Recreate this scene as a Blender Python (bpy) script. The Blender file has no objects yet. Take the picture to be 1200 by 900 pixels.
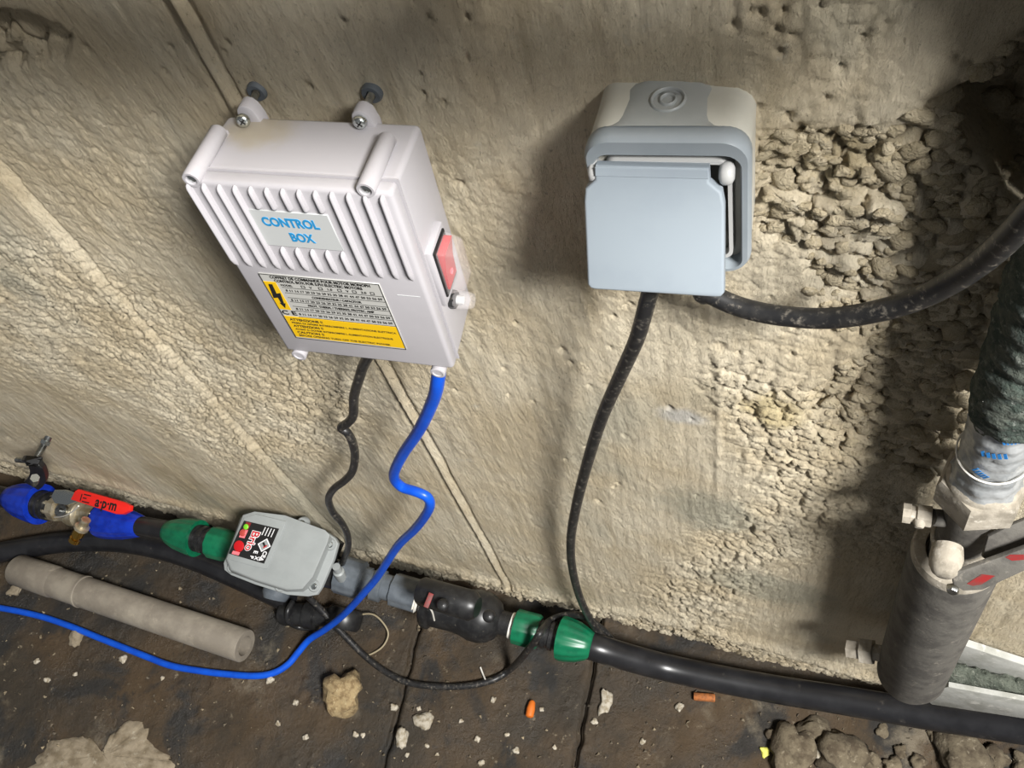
import bpy, bmesh, math, random
import numpy as np
from mathutils import Vector, Matrix, Euler
random.seed(7)
SC = bpy.context.scene
COL = SC.collection
PI = math.pi

# ------------------------------------------------------------------ camera
FPX = 1038.39                                    # focal length in pixels of the 1200x900 frame
RM = np.array([[0.93889841, 0.15960793, -0.30495095],
               [0.29218187, -0.83789869, 0.46103746],
               [-0.18193276, -0.52196848, -0.83333629]])   # camera axes (right, down, forward) in the world
CAM = np.array([0, -.36, 1.38530913])
cd = bpy.data.cameras.new('camera')
cam = bpy.data.objects.new('camera', cd); COL.objects.link(cam)
cd.sensor_width = 36; cd.lens = FPX / 1200 * 36; cd.clip_start = .01
m = Matrix.Identity(4)
for i in range(3):
    m[i][0] = RM[i, 0]; m[i][1] = -RM[i, 1]; m[i][2] = -RM[i, 2]; m[i][3] = CAM[i]
cam.matrix_world = m
SC.camera = cam

# ------------------------------------------------------------------ light
SC.view_settings.view_transform = 'Standard'
SC.view_settings.look = 'None'
SC.view_settings.gamma = 1
SC.view_settings.use_curve_mapping = False
SC.view_settings.exposure = 0.0
wd = bpy.data.worlds.new('world'); SC.world = wd; wd.use_nodes = True
wd.node_tree.nodes['Background'].inputs[0].default_value = (.95, .97, 1, 1)
wd.node_tree.nodes['Background'].inputs[1].default_value = .145


def area(name, loc, target, sx, sy, power, col=(1, 1, 1)):
    l = bpy.data.lights.new(name, 'AREA'); l.shape = 'RECTANGLE'; l.size = sx; l.size_y = sy
    l.energy = power; l.color = col
    o = bpy.data.objects.new(name, l); COL.objects.link(o); o.location = loc
    o.rotation_euler = (Vector(target) - Vector(loc)).to_track_quat('-Z', 'Y').to_euler()
    return o


area('daylight_opening_offscreen', (1.10, -.86, 2.35), (-.45, -.05, .2), .48, .42, 136, (1, .985, .96))


# ------------------------------------------------------------------ pixel helpers
def ray(px, py):
    return RM @ np.array([px - 600., py - 450., FPX])


def W(px, py, y=0.):                              # pixel -> point on the upright plane at y
    v = ray(px, py); return Vector(CAM + (y - CAM[1]) / v[1] * v)


def F(px, py, z=0.):                              # pixel -> point on the level plane at z
    v = ray(px, py); return Vector(CAM + (z - CAM[2]) / v[2] * v)


def onplane(px, py, p, n):
    v = Vector(ray(px, py)); c = Vector(CAM)
    return c + v * ((Vector(p) - c).dot(n) / v.dot(n))


def pxm(P):                                       # pixels per metre at a point
    return FPX / float((RM.T @ (np.array(P) - CAM))[2])


# ------------------------------------------------------------------ materials
def lin(c):
    return tuple(((x / 255) / 12.92 if x <= 10 else ((x / 255 + .055) / 1.055) ** 2.4) for x in c) + (1,)


def nd(nt, typ, **kw):
    n = nt.nodes.new(typ)
    for k, v in kw.items():
        if k in n.inputs: n.inputs[k].default_value = v
        else: setattr(n, k, v)
    return n


def mixc(nt, a, b, fac, mode='MIX'):
    n = nt.nodes.new('ShaderNodeMix'); n.data_type = 'RGBA'; n.blend_type = mode
    for s, v in ((6, a), (7, b)):
        if isinstance(v, tuple): n.inputs[s].default_value = v
        else: nt.links.new(v, n.inputs[s])
    if isinstance(fac, float): n.inputs[0].default_value = fac
    else: nt.links.new(fac, n.inputs[0])
    return n.outputs[2]


def ramp(nt, src, p0, p1, v0=0., v1=1.):
    n = nt.nodes.new('ShaderNodeMapRange'); n.clamp = True; n.interpolation_type = 'SMOOTHSTEP'
    n.inputs[1].default_value = p0; n.inputs[2].default_value = p1
    n.inputs[3].default_value = v0; n.inputs[4].default_value = v1
    nt.links.new(src, n.inputs[0]); return n.outputs[0]


def coords(nt, scale=(1, 1, 1)):
    g = nt.nodes.new('ShaderNodeNewGeometry')
    mp = nt.nodes.new('ShaderNodeMapping'); mp.inputs['Scale'].default_value = scale
    nt.links.new(g.outputs['Position'], mp.inputs[0]); return mp.outputs[0]


def noise(nt, sc, vec, det=6., rough=.6, dist=0.):
    n = nd(nt, 'ShaderNodeTexNoise'); n.inputs['Scale'].default_value = sc
    n.inputs['Detail'].default_value = det; n.inputs['Roughness'].default_value = rough
    n.inputs['Distortion'].default_value = dist
    nt.links.new(vec, n.inputs['Vector']); return n.outputs[0]


def mat(name, col, rough=.5, metal=0., col2=None, nscale=60., lo=.4, hi=.65, dust=None, dustamt=(.55, .7),
        bump=0., bscale=300., trans=0., alpha=1., spec=.5, rand=0., coat=0., bdist=.001):
    M_ = bpy.data.materials.new(name); M_.use_nodes = True; nt = M_.node_tree
    b = nt.nodes['Principled BSDF']
    b.inputs['Roughness'].default_value = rough; b.inputs['Metallic'].default_value = metal
    b.inputs['Transmission Weight'].default_value = trans; b.inputs['Alpha'].default_value = alpha
    b.inputs['Specular IOR Level'].default_value = spec; b.inputs['Coat Weight'].default_value = coat
    vec = coords(nt)
    c = lin(col)
    if col2: c = mixc(nt, lin(col), lin(col2), ramp(nt, noise(nt, nscale, vec), lo, hi))
    if dust:
        c = mixc(nt, c, lin(dust), ramp(nt, noise(nt, nscale * 1.7, vec, 9., .7), *dustamt))
    if rand:
        oi = nt.nodes.new('ShaderNodeObjectInfo')
        r = ramp(nt, oi.outputs['Random'], 0., 1., 1 - rand, 1 + rand)
        hsv = nt.nodes.new('ShaderNodeHueSaturation'); nt.links.new(r, hsv.inputs['Value'])
        if isinstance(c, tuple): hsv.inputs['Color'].default_value = c
        else: nt.links.new(c, hsv.inputs['Color'])
        c = hsv.outputs[0]
    if isinstance(c, tuple): b.inputs['Base Color'].default_value = c
    else: nt.links.new(c, b.inputs['Base Color'])
    if bump:
        bp = nt.nodes.new('ShaderNodeBump'); bp.inputs['Strength'].default_value = bump
        bp.inputs['Distance'].default_value = bdist
        nt.links.new(noise(nt, bscale, vec), bp.inputs['Height']); nt.links.new(bp.outputs[0], b.inputs['Normal'])
    return M_


def concrete_material():
    M_ = bpy.data.materials.new('cast_concrete'); M_.use_nodes = True; nt = M_.node_tree
    b = nt.nodes['Principled BSDF']; b.inputs['Roughness'].default_value = .93
    b.inputs['Specular IOR Level'].default_value = .2
    v = coords(nt); vs = coords(nt, (1, 1, .12))
    c = mixc(nt, lin((214, 198, 167)), lin((229, 217, 191)), ramp(nt, noise(nt, 9, v), .35, .65))
    c = mixc(nt, c, lin((184, 164, 128)), ramp(nt, noise(nt, 3.1, v, 4.), .52, .75, 0., .6))
    c = mixc(nt, c, lin((188, 182, 162)), ramp(nt, noise(nt, 4.3, coords(nt, (1, 1, .7)), 3.), .53, .66, 0., .75))
    c = mixc(nt, c, lin((164, 148, 118)), ramp(nt, noise(nt, 70, vs, 4.), .5, .75, 0., .45))
    c = mixc(nt, c, lin((212, 206, 190)), ramp(nt, noise(nt, 26, v, 9., .75), .6, .72, 0., .6))
    c = mixc(nt, c, lin((124, 110, 84)), ramp(nt, noise(nt, 330, coords(nt, (1, 1, .5)), 7., .75), .57, .70, 0., .6))
    # a pale scuff and yellow lime stains that sit on the wall itself
    g = nt.nodes.new('ShaderNodeNewGeometry')
    for (pt, rx, rz, colr, amt) in (((800, 487), .026, .016, (206, 203, 196), .8), ((905, 480), .03, .03, (199, 180, 128), .6),
                                    ((1005, 190), .04, .03, (190, 172, 130), .5), ((830, 600), .06, .06, (158, 158, 142), .6),
                                    ((900, 690), .09, .06, (158, 157, 140), .6)):
        P = W(*pt)
        mp = nt.nodes.new('ShaderNodeMapping'); mp.vector_type = 'POINT'
        mp.inputs['Scale'].default_value = (1 / rx, 0, 1 / rz); mp.inputs['Location'].default_value = (-P.x / rx, 0, -P.z / rz)
        nt.links.new(g.outputs['Position'], mp.inputs[0])
        ln = nt.nodes.new('ShaderNodeVectorMath'); ln.operation = 'LENGTH'; nt.links.new(mp.outputs[0], ln.inputs[0])
        ad = nt.nodes.new('ShaderNodeMath'); ad.operation = 'ADD'
        nt.links.new(ln.outputs['Value'], ad.inputs[0]); nt.links.new(noise(nt, 45, v, 8., .7), ad.inputs[1])
        c = mixc(nt, c, lin(colr), ramp(nt, ad.outputs[0], 1.6, .9, 0., amt))
    nt.links.new(c, b.inputs['Base Color'])
    b1 = nt.nodes.new('ShaderNodeBump'); b1.inputs['Strength'].default_value = .9; b1.inputs['Distance'].default_value = .0075
    nt.links.new(noise(nt, 250, coords(nt, (1, 1, .24)), 6., .6), b1.inputs['Height'])
    b2 = nt.nodes.new('ShaderNodeBump'); b2.inputs['Strength'].default_value = .9; b2.inputs['Distance'].default_value = .003
    nt.links.new(noise(nt, 420, coords(nt, (1, 1, .55)), 8., .75), b2.inputs['Height'])
    nt.links.new(b1.outputs[0], b2.inputs['Normal']); nt.links.new(b2.outputs[0], b.inputs['Normal'])
    return M_


def floor_material():
    M_ = bpy.data.materials.new('dirty_wet_floor'); M_.use_nodes = True; nt = M_.node_tree
    b = nt.nodes['Principled BSDF']
    v = coords(nt)
    c = mixc(nt, lin((54, 47, 37)), lin((74, 59, 40)), ramp(nt, noise(nt, 5, v, 6.), .38, .62))
    c = mixc(nt, c, lin((38, 37, 35)), ramp(nt, noise(nt, 7.5, v, 5., .6, .6), .5, .62, 0., .9))
    c = mixc(nt, c, lin((122, 112, 94)), ramp(nt, noise(nt, 6.2, v, 9., .68), .56, .70, 0., .8))
    c = mixc(nt, c, lin((150, 138, 116)), ramp(nt, noise(nt, 55, v, 8., .75), .61, .71, 0., .6))
    c = mixc(nt, c, lin((38, 35, 30)), ramp(nt, noise(nt, 120, v, 7., .7), .56, .7, 0., .7))
    nt.links.new(c, b.inputs['Base Color'])
    nt.links.new(ramp(nt, noise(nt, 8, v, 5.), .4, .65, .42, .9), b.inputs['Roughness'])
    bp = nt.nodes.new('ShaderNodeBump'); bp.inputs['Strength'].default_value = .9; bp.inputs['Distance'].default_value = .004
    nt.links.new(noise(nt, 130, v, 9., .72), bp.inputs['Height']); nt.links.new(bp.outputs[0], b.inputs['Normal'])
    return M_


MT = {
    'concrete': concrete_material(), 'floor': floor_material(),
    'pebble': mat('aggregate', (190, 177, 150), .92, col2=(168, 155, 128), nscale=45, dust=(200, 190, 168), bump=1., bscale=420, spec=.2, rand=.09, bdist=.005),
    'white': mat('white_plastic', (168, 165, 168), .38, col2=(164, 161, 164), nscale=20),
    'knuckle': mat('white_hinge', (180, 180, 178), .4),
    'white2': mat('ivory_plastic', (190, 188, 178), .4, col2=(182, 180, 170), nscale=30),
    'rib': mat('white_plastic_rib', (168, 165, 168), .35),
    'label': mat('silver_label', (172, 171, 166), .35),
    'plate': mat('grey_plate', (176, 178, 177), .35),
    'yellow': mat('yellow_print', (214, 172, 18), .4),
    'ink': mat('black_print', (26, 25, 24), .5),
    'blueink': mat('blue_print', (38, 128, 178), .4),
    'blackp': mat('black_plastic', (28, 28, 29), .38, col2=(40, 40, 40), nscale=90, dust=(110, 104, 94), dustamt=(.6, .78)),
    'blackc': mat('black_cable', (30, 30, 31), .42, col2=(42, 41, 40), nscale=120, dust=(118, 112, 102), dustamt=(.52, .72)),
    'blackpe': mat('black_pe_pipe', (30, 30, 32), .32, col2=(38, 38, 40), nscale=30, dust=(86, 82, 76), dustamt=(.6, .85)),
    'bluec': mat('blue_cable', (12, 84, 205), .38, col2=(9, 74, 190), nscale=40, dust=(140, 150, 160), dustamt=(.66, .76)),
    'blue': mat('blue_nut', (18, 54, 176), .33, col2=(12, 42, 150), nscale=60),
    'green': mat('green_nut', (12, 104, 70), .36, col2=(9, 88, 60), nscale=50, dust=(92, 140, 118), dustamt=(.62, .8)),
    'red': mat('red_lever', (226, 38, 30), .4),
    'redsw': mat('red_switch', (188, 26, 32), .3),
    'clear': mat('clear_rubber', (232, 226, 226), .15, alpha=.15, spec=.6),
    'chrome': mat('zinc_screw', (205, 210, 208), .25, metal=1., bump=.2, bscale=700),
    'steel': mat('dull_steel', (170, 172, 170), .35, metal=1., col2=(120, 120, 118), nscale=120),
    'nickel': mat('nickel_brass', (206, 196, 172), .36, metal=.75, col2=(168, 154, 124), nscale=70),
    'brass': mat('brass', (190, 150, 72), .25, metal=1.),
    'greyc': mat('grey_cover', (150, 154, 153), .42, col2=(144, 148, 147), nscale=30),
    'greyd': mat('grey_pvc', (86, 92, 98), .35, col2=(98, 104, 110), nscale=60, dust=(140, 140, 136), dustamt=(.62, .76)),
    'pvc': mat('dusty_pvc_pipe', (124, 116, 104), .7, col2=(146, 138, 124), nscale=18, dust=(170, 160, 142), dustamt=(.58, .74), bump=.4, bscale=200),
    'sockg': mat('socket_grey', (160, 163, 162), .4, col2=(152, 156, 155), nscale=25),
    'sockf': mat('socket_frame', (138, 145, 150), .38, col2=(132, 140, 145), nscale=25),
    'flap': mat('flap_blue_grey', (143, 152, 159), .36, col2=(138, 147, 155), nscale=18),
    'dusty': mat('dusty_iron', (92, 89, 83), .75, col2=(72, 69, 65), nscale=55, dust=(150, 143, 131), dustamt=(.57, .78), bump=.5, bscale=260),
    'dustyl': mat('dust_caked_brass', (158, 150, 136), .8, col2=(128, 121, 108), nscale=70, dust=(186, 179, 166), dustamt=(.52, .7), bump=.5, bscale=300),
    'lag': mat('grey_green_lagging', (92, 97, 86), .9, col2=(70, 76, 66), nscale=90, dust=(150, 150, 138), dustamt=(.55, .72), bump=1.4, bscale=200, bdist=.004),
    'wrap': mat('green_fibre_wrap', (62, 74, 66), .9, col2=(92, 98, 88), nscale=110, dust=(146, 150, 142), dustamt=(.54, .7), bump=1.4, bscale=240, bdist=.005),
    'film': mat('dusty_film', (150, 152, 152), .32, col2=(124, 127, 128), nscale=50, bump=.8, bscale=110),
    'filmink': mat('film_blue_print', (38, 118, 186), .4),
    'whitepaint': mat('white_thread', (226, 222, 212), .6),
    'redpaint': mat('red_paint', (126, 26, 26), .6, col2=(96, 50, 46), nscale=140),
    'channel': mat('dusty_channel', (170, 170, 164), .8, col2=(148, 148, 140), nscale=35, dust=(196, 194, 186), bump=.4, bscale=220),
    'rock': mat('mortar_lump', (158, 138, 102), .95, col2=(120, 100, 70), nscale=110, dust=(186, 170, 134), bump=1.6, bscale=220),
    'rubble': mat('rubble', (104, 94, 76), .95, col2=(72, 62, 48), nscale=60, dust=(140, 130, 110), bump=1.5, bscale=260, rand=.12),
    'whitestone': mat('white_chip', (182, 174, 158), .7, col2=(140, 128, 106), nscale=160, rand=.1),
    'orange': mat('orange_plastic', (206, 108, 36), .5),
    'butt': mat('brown_filter', (164, 98, 48), .8, col2=(120, 74, 40), nscale=200),
    'mortar': mat('spilt_mortar', (146, 134, 114), .92, col2=(112, 100, 80), nscale=34, dust=(176, 168, 150), bump=1.8, bscale=110),
    'wire': mat('pale_wire', (150, 138, 112), .6),
    'led': mat('green_led', (120, 200, 40), .4), 'ledr': mat('dull_red_led', (176, 70, 62), .4),
    'pink': mat('pink_print', (238, 120, 128), .4), 'whiteink': mat('white_print', (232, 232, 232), .4),
    'blocker_grey': mat('shade_blocker_grey', (120, 112, 100), .9),
}


# ------------------------------------------------------------------ mesh helpers
class MB:
    def __init__(s): s.v = []; s.f = []

    def add(s, vs, fs):
        o = len(s.v); s.v += [tuple(p) for p in vs]; s.f += [tuple(i + o for i in f) for f in fs]; return s

    def tube(s, path, r, n=12, cap=True):
        P = [Vector(p) for p in path]; k = len(P)
        rs = r if isinstance(r, (list, tuple)) else [r] * k
        t0 = (P[1] - P[0]).normalized(); a = t0.orthogonal().normalized(); vs = []; fs = []
        for i in range(k):
            t = (P[min(i + 1, k - 1)] - P[max(i - 1, 0)])
            t = t.normalized() if t.length > 1e-9 else t0
            a = (a - t * a.dot(t)); a = a.normalized() if a.length > 1e-9 else t.orthogonal().normalized()
            b = t.cross(a)
            for j in range(n):
                th = 2 * PI * j / n; vs.append(P[i] + (a * math.cos(th) + b * math.sin(th)) * rs[i])
        for i in range(k - 1):
            for j in range(n):
                j2 = (j + 1) % n; fs.append((i * n + j, i * n + j2, (i + 1) * n + j2, (i + 1) * n + j))
        if cap: fs.append(tuple(reversed(range(n)))); fs.append(tuple(range((k - 1) * n, k * n)))
        return s.add(vs, fs)

    def lathe(s, p0, p1, prof, n=32, flutes=None, fr=None, up=None):
        # prof: (fraction of p0->p1, radius); flutes (count, amplitude) applied for fractions within fr
        p0 = Vector(p0); p1 = Vector(p1); ax = p1 - p0; d = ax.normalized()
        a = (Vector(up) - d * Vector(up).dot(d)).normalized() if up else d.orthogonal().normalized()
        b = d.cross(a); vs = []; fs = []
        for (t, r) in prof:
            for j in range(n):
                th = 2 * PI * j / n; k = 1.
                if flutes and (fr is None or fr[0] <= t <= fr[1]):
                    k = 1 + flutes[1] * max(-1, min(1, 2.2 * math.cos(flutes[0] * th)))
                vs.append(p0 + ax * t + (a * math.cos(th) + b * math.sin(th)) * (r * k))
        m_ = len(prof)
        for i in range(m_ - 1):
            for j in range(n):
                j2 = (j + 1) % n; fs.append((i * n + j, i * n + j2, (i + 1) * n + j2, (i + 1) * n + j))
        if prof[0][1] > 1e-6: fs.append(tuple(reversed(range(n))))
        if prof[-1][1] > 1e-6: fs.append(tuple(range((m_ - 1) * n, m_ * n)))
        return s.add(vs, fs)

    def box(s, c, sz, bev=0., seg=2, M=None):
        bm = bmesh.new(); bmesh.ops.create_cube(bm, size=1)
        for v in bm.verts: v.co = Vector((v.co.x * sz[0], v.co.y * sz[1], v.co.z * sz[2]))
        if bev: bmesh.ops.bevel(bm, geom=bm.edges[:], offset=bev, segments=seg, affect='EDGES', profile=.5)
        return s.bm(bm, c, M)

    def prism(s, poly, h, bev=0., seg=2, org=(0, 0, 0), u=(1, 0, 0), v=(0, 1, 0), n=(0, 0, 1), inset=0.):
        # poly: 2-D outline in (u, v); extruded from org by h along n; inset narrows the far face
        bm = bmesh.new()
        cx = sum(p[0] for p in poly) / len(poly); cy = sum(p[1] for p in poly) / len(poly)
        lo = [bm.verts.new((p[0], p[1], 0)) for p in poly]
        hi = []
        for p in poly:
            dx, dy = p[0] - cx, p[1] - cy; L = math.hypot(dx, dy); k = max(0., 1 - inset / L) if L else 1
            hi.append(bm.verts.new((cx + dx * k, cy + dy * k, h)))
        N = len(poly)
        bm.faces.new(lo[::-1]); top = bm.faces.new(hi)
        for i in range(N): bm.faces.new((lo[i], lo[(i + 1) % N], hi[(i + 1) % N], hi[i]))
        bmesh.ops.recalc_face_normals(bm, faces=bm.faces[:])
        if bev: bmesh.ops.bevel(bm, geom=list(top.edges), offset=bev, segments=seg, affect='EDGES', profile=.5)
        o = Vector(org); u = Vector(u); v = Vector(v); n = Vector(n)
        for q in bm.verts: q.co = o + u * q.co.x + v * q.co.y + n * q.co.z
        return s.bm(bm)

    def bm(s, bm, c=(0, 0, 0), M=None):
        bm.verts.index_update(); c = Vector(c)
        vs = [((M @ v.co) if M else v.co) + c for v in bm.verts]
        s.add(vs, [[v.index for v in f.verts] for f in bm.faces]); bm.free(); return s

    def mesh(s, name, angle=40):
        me = bpy.data.meshes.new(name); me.from_pydata([tuple(v) for v in s.v], [], s.f); me.update()
        bm = bmesh.new(); bm.from_mesh(me); bmesh.ops.recalc_face_normals(bm, faces=bm.faces[:]); bm.to_mesh(me); bm.free()
        me.shade_smooth(); me.set_sharp_from_angle(angle=math.radians(angle)); return me

    def build(s, name, mt, parent=None, angle=40):
        return link(name, s.mesh(name, angle), mt, parent)


ORG = {}


def link(name, me, mt, parent=None):
    if mt and not me.materials: me.materials.append(MT[mt] if isinstance(mt, str) else mt)
    o = bpy.data.objects.new(name, me); COL.objects.link(o)
    if parent: o.parent = parent
    return o


def thing(name, label, cat, loc=(0, 0, 0), rot=(0, 0, 0), group=None):
    o = bpy.data.objects.new(name, None); COL.objects.link(o); o.empty_display_size = .02
    o.location = loc; o.rotation_euler = rot
    return tag(o, label, cat, group)


def tag(o, label, cat, group=None):
    o['label'] = label; o['category'] = cat
    if group: o['group'] = group
    return o


def wbuild(mb, name, mt, parent, angle=40):
    """build a part whose vertices are given in world space below an unrotated parent"""
    r = parent
    while r.parent: r = r.parent
    L = Vector(r.location)
    mb.v = [tuple(Vector(v) - L) for v in mb.v]
    return mb.build(name, mt, parent, angle)


def solo(mb, name, mt, label, cat, group=None, angle=40):
    """a one-mesh thing given in world space; origin goes to its base"""
    xs = [v[0] for v in mb.v]; ys = [v[1] for v in mb.v]; zs = [v[2] for v in mb.v]
    L = Vector(((min(xs) + max(xs)) / 2, (min(ys) + max(ys)) / 2, min(zs)))
    mb.v = [tuple(Vector(v) - L) for v in mb.v]
    o = mb.build(name, mt, None, angle); o.location = L
    return tag(o, label, cat, group)


def smooth(pts, k=8):
    P = [Vector(p) for p in pts]; out = []
    P = [P[0] * 2 - P[1]] + P + [P[-1] * 2 - P[-2]]
    for i in range(1, len(P) - 2):
        p0, p1, p2, p3 = P[i - 1:i + 3]
        for j in range(k):
            t = j / k
            out.append(.5 * ((2 * p1) + (p2 - p0) * t + (2 * p0 - 5 * p1 + 4 * p2 - p3) * t * t + (3 * p1 - p0 - 3 * p2 + p3) * t ** 3))
    out.append(P[-2]); return out


def text_mb(txt, size, org, u, v, n, bold=0., depth=.0003, sx=1., align='CENTER', width=None):
    cu = bpy.data.curves.new('t', 'FONT'); cu.body = txt; cu.size = 1; cu.align_x = align; cu.align_y = 'CENTER'
    cu.extrude = .01; cu.offset = bold; cu.resolution_u = 3
    ob = bpy.data.objects.new('t', cu); COL.objects.link(ob)
    dg = bpy.context.evaluated_depsgraph_get(); ev = ob.evaluated_get(dg); me = ev.to_mesh()
    vs = [p.co.copy() for p in me.vertices]; fs = [tuple(p.vertices) for p in me.polygons]
    ev.to_mesh_clear(); bpy.data.objects.remove(ob); bpy.data.curves.remove(cu)
    if width and vs:
        w = max(p.x for p in vs) - min(p.x for p in vs); sx = width / (w * size)
    o = Vector(org); u = Vector(u); v = Vector(v); n = Vector(n)
    return MB().add([o + u * (p.x * size * sx) + v * (p.y * size) + n * (depth * (.5 + p.z * 50)) for p in vs], fs)


# ------------------------------------------------------------------ noise for the cast and broken surfaces
def h2(ix, iy, seed):
    ix = ix.astype(np.int64); iy = iy.astype(np.int64)
    n = (ix * 374761393 + iy * 668265263 + seed * 974711) & 0xffffffff
    n = ((n ^ (n >> 13)) * 1274126177) & 0xffffffff
    n = ((n ^ (n >> 16)) * 2246822519) & 0xffffffff
    return ((n ^ (n >> 15)) & 0xffffff) / float(0xffffff)


def vn(x, y, seed=0):
    ix = np.floor(x); iy = np.floor(y); fx = x - ix; fy = y - iy
    fx = fx * fx * fx * (fx * (fx * 6 - 15) + 10); fy = fy * fy * fy * (fy * (fy * 6 - 15) + 10)
    a = h2(ix, iy, seed); b = h2(ix + 1, iy, seed); c = h2(ix, iy + 1, seed); d = h2(ix + 1, iy + 1, seed)
    return (a + (b - a) * fx) * (1 - fy) + (c + (d - c) * fx) * fy


def fbm(x, y, o=4, seed=0, g=.5):
    s = 0; a = 1; t = 0
    for i in range(o):
        s = s + a * vn(x, y, seed + i * 17); t += a; x = x * 2.03 + 5.1; y = y * 2.03 + 1.7; a *= g
    return s / t - .5


def worley(x, y, seed=0, jit=.9):
    ix = np.floor(x); iy = np.floor(y)
    f1 = np.full(x.shape, 9.); f2 = np.full(x.shape, 9.); rid = np.zeros(x.shape)
    for dx in (-1, 0, 1):
        for dy in (-1, 0, 1):
            cx = ix + dx; cy = iy + dy
            px = cx + .5 + jit * (h2(cx, cy, seed) - .5); py = cy + .5 + jit * (h2(cx, cy, seed + 5) - .5)
            d = np.hypot(px - x, py - y); new = d < f1
            f2 = np.where(new, f1, np.minimum(f2, d)); rid = np.where(new, h2(cx, cy, seed + 9), rid); f1 = np.where(new, d, f1)
    return f1, f2, rid


def sstep(x, a, b):
    t = np.clip((x - a) / (b - a), 0, 1); return t * t * (3 - 2 * t)


def polymask(px, py, poly, soft):
    """1 inside a polygon, falling to 0 over `soft` pixels outside it"""
    inside = np.zeros(px.shape, bool); dist = np.full(px.shape, 1e9); n = len(poly)
    for i in range(n):
        x0, y0 = poly[i]; x1, y1 = poly[(i + 1) % n]
        cond = ((y0 > py) != (y1 > py))
        with np.errstate(divide='ignore', invalid='ignore'):
            xi = (x1 - x0) * (py - y0) / ((y1 - y0) if y1 != y0 else 1e-9) + x0
        inside ^= cond & (px < xi)
        t = np.clip(((px - x0) * (x1 - x0) + (py - y0) * (y1 - y0)) / max(1e-9, (x1 - x0) ** 2 + (y1 - y0) ** 2), 0, 1)
        dist = np.minimum(dist, np.hypot(px - x0 - t * (x1 - x0), py - y0 - t * (y1 - y0)))
    return np.where(inside, 1., np.clip(1 - dist / soft, 0, 1) ** 1.5)


def project(X, Y, Z):
    d = np.stack([X - CAM[0], Y - CAM[1], Z - CAM[2]], -1) @ RM
    zc = np.maximum(d[..., 2], .02)
    return 600 + FPX * d[..., 0] / zc, 450 + FPX * d[..., 1] / zc


def grid_mesh(name, X, Y, Z):
    nz, nx = X.shape
    co = np.stack([X, Y, Z], -1).reshape(-1, 3).astype(np.float32)
    i = np.arange(nz * nx).reshape(nz, nx)
    q = np.stack([i[:-1, :-1], i[:-1, 1:], i[1:, 1:], i[1:, :-1]], -1).reshape(-1, 4).astype(np.int32)
    me = bpy.data.meshes.new(name)
    me.vertices.add(len(co)); me.vertices.foreach_set('co', co.ravel())
    me.loops.add(q.size); me.loops.foreach_set('vertex_index', q.ravel())
    me.polygons.add(len(q)); me.polygons.foreach_set('loop_start', np.arange(0, q.size, 4, dtype=np.int32))
    me.update(calc_edges=True); me.validate(); me.shade_smooth(); return me


# ------------------------------------------------------------------ wall
XJ1 = float(np.mean([W(*p).x for p in ((237, 62), (277, 132), (452, 428), (520, 560), (608, 712))]))
XJ2 = float(np.mean([W(*p).x for p in ((0, 199), (90, 298), (180, 400), (288, 514))]))
XJ3 = float(np.mean([W(*p).x for p in ((845, 407), (841, 563))]))
STONE_POLYS = [[(905, 168), (960, 158), (1040, 168), (1095, 128), (1150, 100), (1215, 40), (1215, 420), (1160, 560), (1085, 555), (985, 520),
                (955, 470), (1010, 425), (1030, 385), (985, 372), (960, 330), (955, 285), (900, 268)]]
CAVE = [(1128, 122), (1150, 102), (1180, 108), (1192, 60), (1240, 40), (1240, 250), (1190, 232), (1160, 190), (1135, 160)]
SCALY = [[(-30, 300), (60, 300), (150, 350), (250, 400), (340, 420), (400, 450), (400, 500), (330, 530), (260, 520), (160, 450), (60, 420), (-30, 400)],
         [(850, 440), (930, 470), (1010, 560), (1060, 600), (1040, 640), (960, 620), (880, 660), (830, 730), (780, 700), (850, 640), (930, 590), (890, 520)],
         [(900, 170), (1010, 160), (1050, 260), (960, 290), (890, 268)]]


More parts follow.
